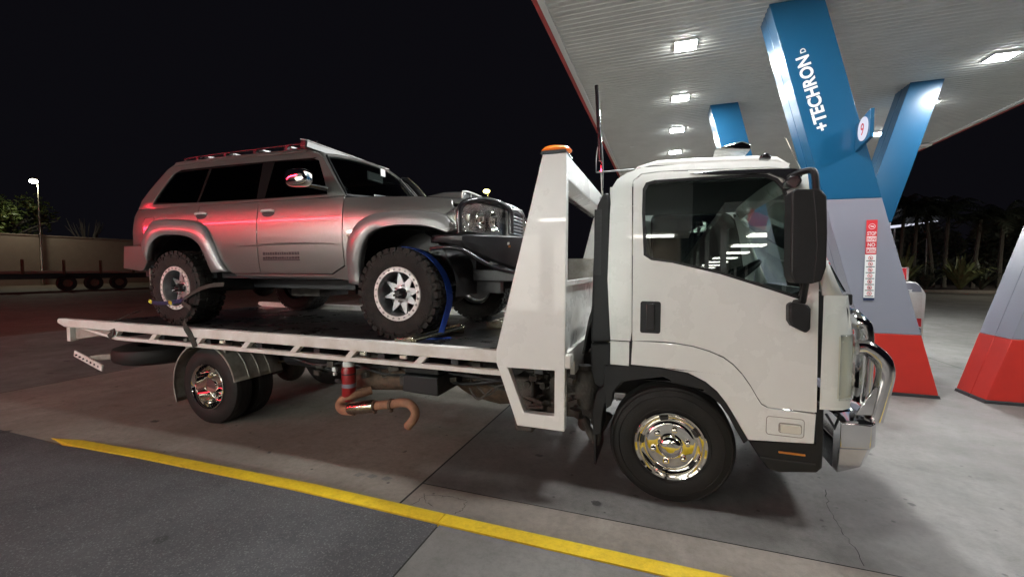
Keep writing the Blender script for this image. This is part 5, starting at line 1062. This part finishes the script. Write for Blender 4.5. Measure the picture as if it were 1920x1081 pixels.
# headlamps, grille
plan = [(-1.80, -.895), (-1.72, -.875), (-1.64, -.82), (-1.575, -.70), (-1.53, -.5), (-1.50, -.24)]
for sd in (-1, 1):
    zt = [2.03, 2.10, 2.125, 2.135, 2.135, 2.13]; zb = [1.96, 1.90, 1.885, 1.88, 1.88, 1.885]
    def lam(i, t, o): 
        x, y = plan[i]; return Vector((x + o, YC + sd * (abs(y) + o * .6), zb[i] + (zt[i] - zb[i]) * t))
    q = MB(); V = [[q.bm.verts.new(lam(i, t, .012)) for t in (0, .33, .66, 1)] for i in range(6)]
    for a, b in zip(V, V[1:]):
        for k in range(3): q.face([a[k], a[k + 1], b[k + 1], b[k]])
    hl = q.build('headlamp', 'lamp_glass', SV, smooth=60)
    q = MB(); V = [[q.bm.verts.new(lam(i, t, -.03 - .02 * math.sin(PI * t))) for t in (0, .33, .66, 1)] for i in range(6)]
    for a, b in zip(V, V[1:]):
        for k in range(3): q.face([a[k], a[k + 1], b[k + 1], b[k]])
    V = [[q.bm.verts.new(lam(i, t, o)) for t, o in ((1, .01), (1, -.04))] for i in range(6)]
    for a, b in zip(V, V[1:]): q.face([a[0], a[1], b[1], b[0]])
    V = [[q.bm.verts.new(lam(i, t, o)) for t, o in ((0, .01), (0, -.04))] for i in range(6)]
    for a, b in zip(V, V[1:]): q.face([a[0], a[1], b[1], b[0]])
    q.build('lamp_bowl', 'lamp_facets', hl, smooth=0)
    for i, r in ((3, .085), (4, .095)):
        p = lam(i, .45, -.01); q = MB(); q.lathe([(0, -.045), (r * .5, -.04), (r * .85, -.02), (r, .004), (r * 1.06, .0)], p, 'x', 24); q.lathe([(0, .0), (.018, 0), (.014, -.04)], p, 'x', 10); q.build('reflector_bowl', 'chrome', hl)
    for i in (1, 2): p = lam(i, .5, -.012); q = MB(); q.ball(p, .028, 2, (.6, 1, 1.2)); q.build('indicator_bulb', 'lens_white', hl)
q = MB(); q.box((-1.55, YC - .24, 1.86), (-1.52, YC + .24, 2.16)); q.build('grille_back', 'plinth', SV)
q = MB()
for k in range(7): q.box((-1.52, YC - .23, 1.885 + k * .034), (-1.495, YC + .23, 1.898 + k * .034))
q.build('grille', 'machined', SV, bevel=.002)
q = MB(); q.tube([(-1.50, YC - .24, 1.87), (-1.50, YC - .24, 2.14), (-1.49, YC, 2.17), (-1.50, YC + .24, 2.14), (-1.50, YC + .24, 1.87)], .016, 8); q.build('grille_surround', 'silver_paint', SV)
# black steel bull bar
bp = [(-1.93, -.885), (-1.80, -.91), (-1.66, -.90), (-1.50, -.78), (-1.34, -.60), (-1.24, -.42), (-1.20, -.2), (-1.19, 0)]
bp = bp + [(x, -y) for x, y in reversed(bp[:-1])]; zl = [1.80, 1.79, 1.76, 1.68, 1.60, 1.54, 1.52, 1.52]; zl = zl + zl[-2::-1]
q = MB(); V = []
for (x, y), z0 in zip(bp, zl):
    V.append([q.bm.verts.new(p) for p in ((x - .03, YC + y * .97, 1.865), (x, YC + y, 1.855), (x, YC + y, z0 + (1.86 - z0) * .45), (x - .03, YC + y * .98, z0), (x - .12, YC + y * .85, z0), (x - .14, YC + y * .82, 1.865))])
for a, b in zip(V, V[1:]):
    for k in range(6): q.face([a[k], a[(k + 1) % 6], b[(k + 1) % 6], b[k]])
q.face(V[0]); q.face(V[-1][::-1]); bb_ = q.build('bull_bar', 'black_steel', SV, bevel=.010, smooth=25)
h1 = [(-1.681, -0.705, 1.872), (-1.683, -0.708, 2.032), (-1.671, -0.693, 2.096), (-1.636, -0.651, 2.136), (-1.542, -0.540, 2.165), (-1.451, -0.432, 2.154), (-1.395, -0.366, 2.118), (-1.363, -0.328, 2.074), (-1.359, -0.323, 1.884)]
q = MB(); q.tube(h1, .026, 12, smooth=3); q.build('lamp_hoop', 'gloss_black', bb_, smooth=60)
q = MB(); q.tube([(x, 2 * YC - y, z) for x, y, z in h1], .026, 12, smooth=3); q.build('lamp_hoop', 'gloss_black', bb_, smooth=60)
q = MB(); q.tube([(-1.22, -.14, 1.86), (-1.225, -.14, 2.05), (-1.235, -.09, 2.12), (-1.24, .0, 2.13), (-1.24, .4, 2.13), (-1.235, .49, 2.12), (-1.225, .54, 2.05), (-1.22, .54, 1.86)], .027, 12, smooth=4); q.build('centre_hoop', 'galvanised', bb_, smooth=60)
q = MB(); q.tube([(-1.96, YC - .9, 1.74), (-1.80, YC - .93, 1.75), (-1.66, YC - .91, 1.73), (-1.50, YC - .80, 1.62), (-1.36, YC - .66, 1.55), (-1.26, YC - .5, 1.53)], .018, 10, smooth=4); q.build('bumper_tube', 'gloss_black', bb_, smooth=60)
for y in (-.44, -.36): q = MB(); q.lathe([(0, .006), (.022, .006), (.026, -.01)], (-1.235 + (.42 + y) * .1, YC + y, 1.70), 'x', 14); q.build('shackle_hole', 'plinth', bb_)
q = MB(); q.obox((-1.352, YC - .625, 1.79), (.004, .075, .022), (0, 0, 40)); q.build('maker_mark', 'ring_alu', bb_)
q = MB(); q.obox((-1.345, YC - .615, 1.765), (.004, .065, .018), (0, 0, 40)); q.build('maker_mark', 'amber_dull', bb_)
q = MB(); q.box((-1.75, YC - .5, 1.45), (-1.30, YC + .5, 1.56)); q.box((-1.6, YC - .45, 1.6), (-1.45, YC + .45, 1.86)); q.build('bar_mount', 'black_steel', SV, bevel=.01)
# underbody
q = MB()
for y in (-.38, .38): q.box((-5.9, YC + y - .04, 1.34), (-1.5, YC + y + .04, 1.46))
q.build('chassis_rail', 'black_steel', SV)
for x in (-2.27, -5.15):
    q = MB(); q.tube([(x, YC - .72, 1.335), (x, YC + .72, 1.335)], .05, 12); q.ball((x, YC + .15, 1.335), .15, 3, (.9, 1, 1)); q.build('axle', 'grime', SV)
    for sd in (-1, 1):
        q = MB(); zz = 1.36
        q.tube([(x + .06 * math.cos(k * .7), YC + sd * .45 + .06 * math.sin(k * .7), zz + k * .0075) for k in range(46)], .009, 6); q.build('coil_spring', 'black_steel', SV)
        q = MB(); q.tube([(x + .16, YC + sd * .52, 1.33), (x + .10, YC + sd * .5, 1.58)], .028, 10); q.tube([(x + .10, YC + sd * .5, 1.58), (x + .06, YC + sd * .5, 1.75)], .014, 8); q.build('shock_absorber', 'guard_grey', SV)
q = MB(); q.tube([(-2.05, YC - .66, 1.35), (-2.05, YC + .66, 1.35)], .02, 8); q.tube([(-1.98, YC - .5, 1.42), (-1.95, YC + .55, 1.47)], .022, 8); q.build('steering_link', 'machined', SV)
q = MB(); q.tube([(-1.985, YC - .05, 1.435), (-1.97, YC + .28, 1.45)], .034, 12); q.build('steering_damper', 'strap_blue', SV)
q = MB(); q.tube([(-2.3, YC, 1.36), (-3.6, YC, 1.42)], .03, 8); q.tube([(-3.7, YC, 1.42), (-5.1, YC, 1.36)], .035, 8); q.ball((-3.65, YC, 1.42), .16, 2, (1.4, 1, .7)); q.tube([(-2.5, YC - .3, 1.40), (-3.2, YC - .35, 1.36), (-5.6, YC - .3, 1.38)], .035, 8); q.box((-4.5, YC + .0, 1.22), (-4.05, YC + .5, 1.40)); q.build('drive_shafts', 'grime', SV)
q = MB(); q.tube([(-4.3, YC - .72, 1.47), (-2.95, YC - .72, 1.47)], .022, 8); q.build('sill_tube', 'black_steel', SV)
# wheels
def spoke_wheel(x, sd):
    c = (x, YC + sd * .965, 1.345); Rr = .408; w = .30; ri = .232; q = MB(); o = lambda t: -sd * t
    q.lathe([(ri, o(.02)), (ri + .012, o(.004)), (.30, o(-.012)), (.355, o(-.008)), (.388, o(.012)), (.398, o(.04)), (.398, o(w - .04)), (.388, o(w - .012)), (.355, o(w + .008)), (.30, o(w + .012)), (ri, o(w))], c, 'y', 72, closed=True)
    n = 34
    for k in range(n):
        a = 2 * PI * k / n
        for (yo, wy, da, r0, r1, wt) in ((.012, .055, 0, .372, .409, .026), (w - .012, -.055, .5, .372, .409, .026), (.085, .055, .25, .39, .411, .022), (.16, .055, .75, .39, .411, .022)):
            aa = a + da * 2 * PI / n; M = Matrix.Translation(c) @ Matrix.Rotation(-aa, 4, 'Y')
            y0, y1 = sorted((o(yo), o(yo + wy))); 
            if yo in (.012,): y0, y1 = sorted((o(yo - .012), o(yo + wy)))
            q.box((r0, y0, -wt), (r1, y1, wt), M)
        if k % 2: M = Matrix.Translation(c) @ Matrix.Rotation(-a, 4, 'Y'); y0, y1 = sorted((o(-.016), o(.0))); q.box((.335, y0, -.012), (.372, y1, .012), M)
    ty = q.build('tyre', 'rubber_mud', None, smooth=25)
    q = MB(); q.lathe([(.200, o(.0)), (.236, o(.0)), (.240, o(.006)), (.240, o(.02)), (.200, o(.02))], c, 'y', 72, closed=True); bl = q.build('beadlock_ring', 'ring_alu', None, smooth=30)
    q = MB()
    for k in range(24):
        a = 2 * PI * k / 24 + .1; q.lathe([(.0105, o(-.001)), (.0105, o(.001)), (0, o(.001)), (0, o(-.001))], (c[0] + .219 * math.cos(a), c[1] + sd * .001, c[2] + .219 * math.sin(a)), 'y', 8)
    bolts = q.build('ring_bolts', 'plinth', None)
    q = MB(); q.lathe([(.212, o(.018)), (.203, o(.018)), (.196, o(.04)), (.188, o(.06)), (.185, o(.14)), (.19, o(.24)), (.212, o(.26))], c, 'y', 72); 
    # star disc: eight tapered spokes from the hub to the barrel
    for k in range(8):
        a = 2 * PI * k / 8 + .2; M = Matrix.Translation((c[0], c[1] + o(.095), c[2])) @ Matrix.Rotation(-a, 4, 'Y')
        P = [(.055, -.05), (.185, -.017), (.185, .017), (.055, .05)]; q2 = [(.055, -.046), (.11, -.030), (.186, -.008), (.186, .008), (.11, .030), (.055, .046)]
        lo = [q.bm.verts.new(M @ Vector((r, -.008, t))) for r, t in q2]; hi = [q.bm.verts.new(M @ Vector((r, .008, t))) for r, t in q2]
        q.face(lo); q.face(hi[::-1])
        for i in range(6): q.face([lo[i], lo[(i + 1) % 6], hi[(i + 1) % 6], hi[i]])
    q.lathe([(.0, o(.085)), (.075, o(.085)), (.092, o(.092)), (.092, o(.105)), (0, o(.105))], c, 'y', 40)
    rm = q.build('wheel', 'machined', SV, smooth=30)
    for o__ in (ty, bl, bolts): setp(o__, rm)
    q = MB(); q.lathe([(0, o(.02)), (.030, o(.02)), (.040, o(.028)), (.043, o(.06)), (.050, o(.065)), (.052, o(.09))], c, 'y', 28); nuts(q, c, .032, 6, sd, o(.028), .006)
    q.build('hub', 'black_steel', rm)
    
    for k in range(6): q = MB(); nuts(q, c, .07, 1, sd, o(.088), .010, a0=.3 + k * PI / 3); q.build('wheel_nut', 'chrome', rm)
    q = MB(); q.lathe([(.0, o(.15)), (.17, o(.15)), (.17, o(.16)), (0, o(.16))], c, 'y', 36); q.build('brake_disc', 'black_steel', rm)
for x in (-2.27, -5.15):
    for sd in (-1, 1): spoke_wheel(x, sd)
# roof rack with front light bar
for y in (-.62, .62):
    q = MB(); q.tube([(-5.52, YC + y, 2.77), (-5.42, YC + y, 2.83), (-5.25, YC + y, 2.86), (-3.6, YC + y, 2.865), (-3.50, YC + y, 2.86)], .013, 8, smooth=3); q.tube([(-5.35, YC + y, 2.80), (-3.5, YC + y, 2.82)], .009, 8)
    for x in (-5.2, -4.75, -4.3, -3.85, -3.5): q.box((x - .02, YC + y - .02, 2.745), (x + .02, YC + y + .02, 2.86))
    rk = q.build('roof_rack_rail', 'gloss_black', SV, smooth=50)
for x in (-5.1, -4.7, -4.25, -3.85): q = MB(); q.box((x - .03, YC - .6, 2.848), (x + .03, YC + .6, 2.866)); q.build('rack_slat', 'ring_alu', rk)
q = MB(); q.prism([(-3.50, 2.77), (-3.43, 2.77), (-3.42, 2.83), (-3.48, 2.845)], 'y', YC - .80, YC + .55); lb_ = q.build('light_bar', 'gloss_black', SV, bevel=.006)
q = MB(); q.prism([(-3.429, 2.776), (-3.424, 2.776), (-3.414, 2.826), (-3.419, 2.826)], 'y', YC - .78, YC + .53); q.build('light_bar_lens', 'white_plastic', lb_)
q = MB(); q.prism([(-3.49, 2.848), (-3.405, 2.833), (-3.405, 2.838), (-3.49, 2.853)], 'y', YC - .80, YC + .55); q.build('light_bar_fin', 'ring_alu', lb_)
# far side snorkel along the windscreen pillar
q = MB(); q.tube([(-2.75, YC + .92, 2.2), (-2.95, YC + .90, 2.35), (-3.18, YC + .82, 2.62), (-3.28, YC + .80, 2.72), (-3.38, YC + .79, 2.74)], [.03, .035, .035, .04, .04], 12, smooth=4); q.build('snorkel', 'black_plastic', SV, smooth=60)
q = MB(); q.tube([(-2.70, YC + .90, 2.24), (-2.93, YC + .87, 2.385), (-3.14, YC + .80, 2.64), (-3.26, YC + .76, 2.755)], .009, 8, smooth=4); q.build('snorkel_highlight', 'galvanised', SV, smooth=60)  # bright strip stands in for the highlight along the dark tube


# ================================================================ STRAPS, BARS AND SMALL THINGS ON THE DECK
def strap(label, pts, w, wd, m='strap_black'):
    q = MB(); q.ribbon(pts, w, .004, wd); return tag(q.build('ratchet_strap', m, smooth=60), label, 'strap')
strap('black strap from the door sill over the rear wheel rim, down over the deck edge', [(-4.256, 1.402), (-4.448, 1.388), (-4.688, 1.328), (-4.881, 1.228)]and [(x, -.80, z) for x, z in [(-4.337, 1.399), (-4.533, 1.384), (-4.753, 1.324), (-4.975, 1.203)]] + [(x, y, z) for (x, z), y in zip([(-4.700, 1.144)], (-.90,))] + [(x, -1.245, z) for x, z in [(-4.271, 1.067), (-4.183, 0.936), (-4.131, 0.840)]], .045, (.25, .25, 1))
strap('short black strap looped over the left end of the deck rail', [(x, y, z) for (x, z), y in zip([(-5.244, 1.118), (-5.387, 1.062), (-5.516, 0.971)], (-1.05, -1.1, -1.18))] + [(x, -1.245, z) for x, z in [(-5.330, 0.927), (-5.405, 0.857)]], .05, (1, 0, .3))
q = MB(); P = [(x, -.79, z) for x, z in [(-5.510, 1.187), (-5.393, 1.172), (-5.180, 1.185), (-4.964, 1.220)]]; q.ribbon(P, .04, .006, (0, 0, 1)); hk = tag(q.build('strap_tail', 'sign_navy', smooth=60), 'dark blue strap tail with yellow tags across the rear wheel rim', 'strap')
for p in (P[0], P[2]): q = MB(); q.obox((p[0], p[1] - .006, p[2]), (.05, .006, .035), (0, 20, 0)); q.build('yellow_tag', 'tag_yellow', hk)
strap('bright blue strap over the front wheel tread, tied down to the deck bar', [(-2.27 + .419 * math.cos(R(a)), -.68 + .02 * k, 1.345 + .419 * math.sin(R(a))) for k, a in enumerate((88, 72, 56, 40, 24, 8, -8))][:7] + [(-1.86, -.60, 1.18), (-1.90, -.64, 1.0)], .085, (0.12, 1, 0), 'strap_blue')
q = MB(); P = [(-2.06, -.66, .945), (-1.98, -.60, .943), (-1.88, -.50, .943)]; q.ribbon(P, .05, .006, (.6, -.8, 0)); q.obox((-2.06, -.66, .97), (.05, .05, .05)); tag(q.build('strap_end', 'strap_blue'), 'loose blue strap end lying on the deck by the tie-down bar', 'strap')
def bar(label, x, y0, y1):
    t = empty('tie_down_bar', (x, (y0 + y1) / 2, .94), label, 'tie-down bar', 'galvanised tie-down bars on the deck'); q = MB()
    q.tube([(x, y0, 1.0), (x + .03, y1, 1.0)], .020, 12); q.build('tube', 'galvanised', t); q = MB(); q.tube([(x - .11, y0 + .06, 1.0), (x - .08, y1, 1.0)], .014, 10); q.build('tube', 'galvanised', t)
    for y in (y0 + .03, y1 - .02):
        q = MB(); q.box((x - .15, y - .006, .94), (x + .05, y + .006, 1.015)); q.tube([(x, y - .02, 1.0), (x, y + .02, 1.0)], .036, 12); q.build('bracket', 'galvanised', t, bevel=.004)
bar('galvanised tie-down bar tight against the near front tyre', -1.93, -1.10, -.20)
bar('galvanised tie-down bar at the far front tyre, beside the headboard', -1.66, .15, 1.1)
x_, z_ = [(-2.361, 1.042)][0]; q = MB(); q.lathe([(0, -.03), (.03, -.03), (.036, 0), (.03, .03), (0, .03)], (x_, -1.12, .965), 'y', 14); q.tube([(x_, -1.12, .965), (x_ + .28, -1.0, .955)], .013, 8); tag(q.build('spare_pin', 'galvanised'), 'small rusty pin and collar on the deck edge behind the front tyre', 'pin')
q = MB(); q.tube([(-1.18, -1.17, .94), (-1.18, -1.17, .985)], .012, 8); q.ball((-1.18, -1.17, .995), .018, 2); tag(q.build('deck_stud', 'galvanised'), 'small shiny stud on the deck at the foot of the headboard', 'stud')
tb = empty('tool_box', (-.95, .9, .94), 'dark tool box with a handle against the far headboard leg', 'tool box')
q = MB(); q.box((-1.04, .62, .94), (-.73, 1.16, 1.68)); q.build('body', 'guard_grey', tb, bevel=.01); q = MB(); q.tube([(-.725, .72, 1.50), (-.70, .72, 1.51), (-.70, .72, 1.62), (-.725, .72, 1.63)], .009, 8); q.build('handle', 'chrome', tb)
q = MB(); q.tube([(-1.35, .2, .96), (-1.25, .1, 1.25), (-1.22, -.1, 1.45), (-1.28, -.3, 1.48), (-1.3, -.35, 1.35), (-1.27, -.3, 1.2)], .012, 8, smooth=5); tag(q.build('winch_rope', 'white_plastic', smooth=60), 'pale winch rope with a blue hook rising beside the headboard', 'rope')
q = MB(); q.tube([(-1.28, -.32, 1.35), (-1.26, -.34, 1.28), (-1.29, -.30, 1.22)], .018, 8, smooth=3); tag(q.build('rope_hook', 'strap_blue'), 'blue rope hook hanging beside the headboard', 'hook')
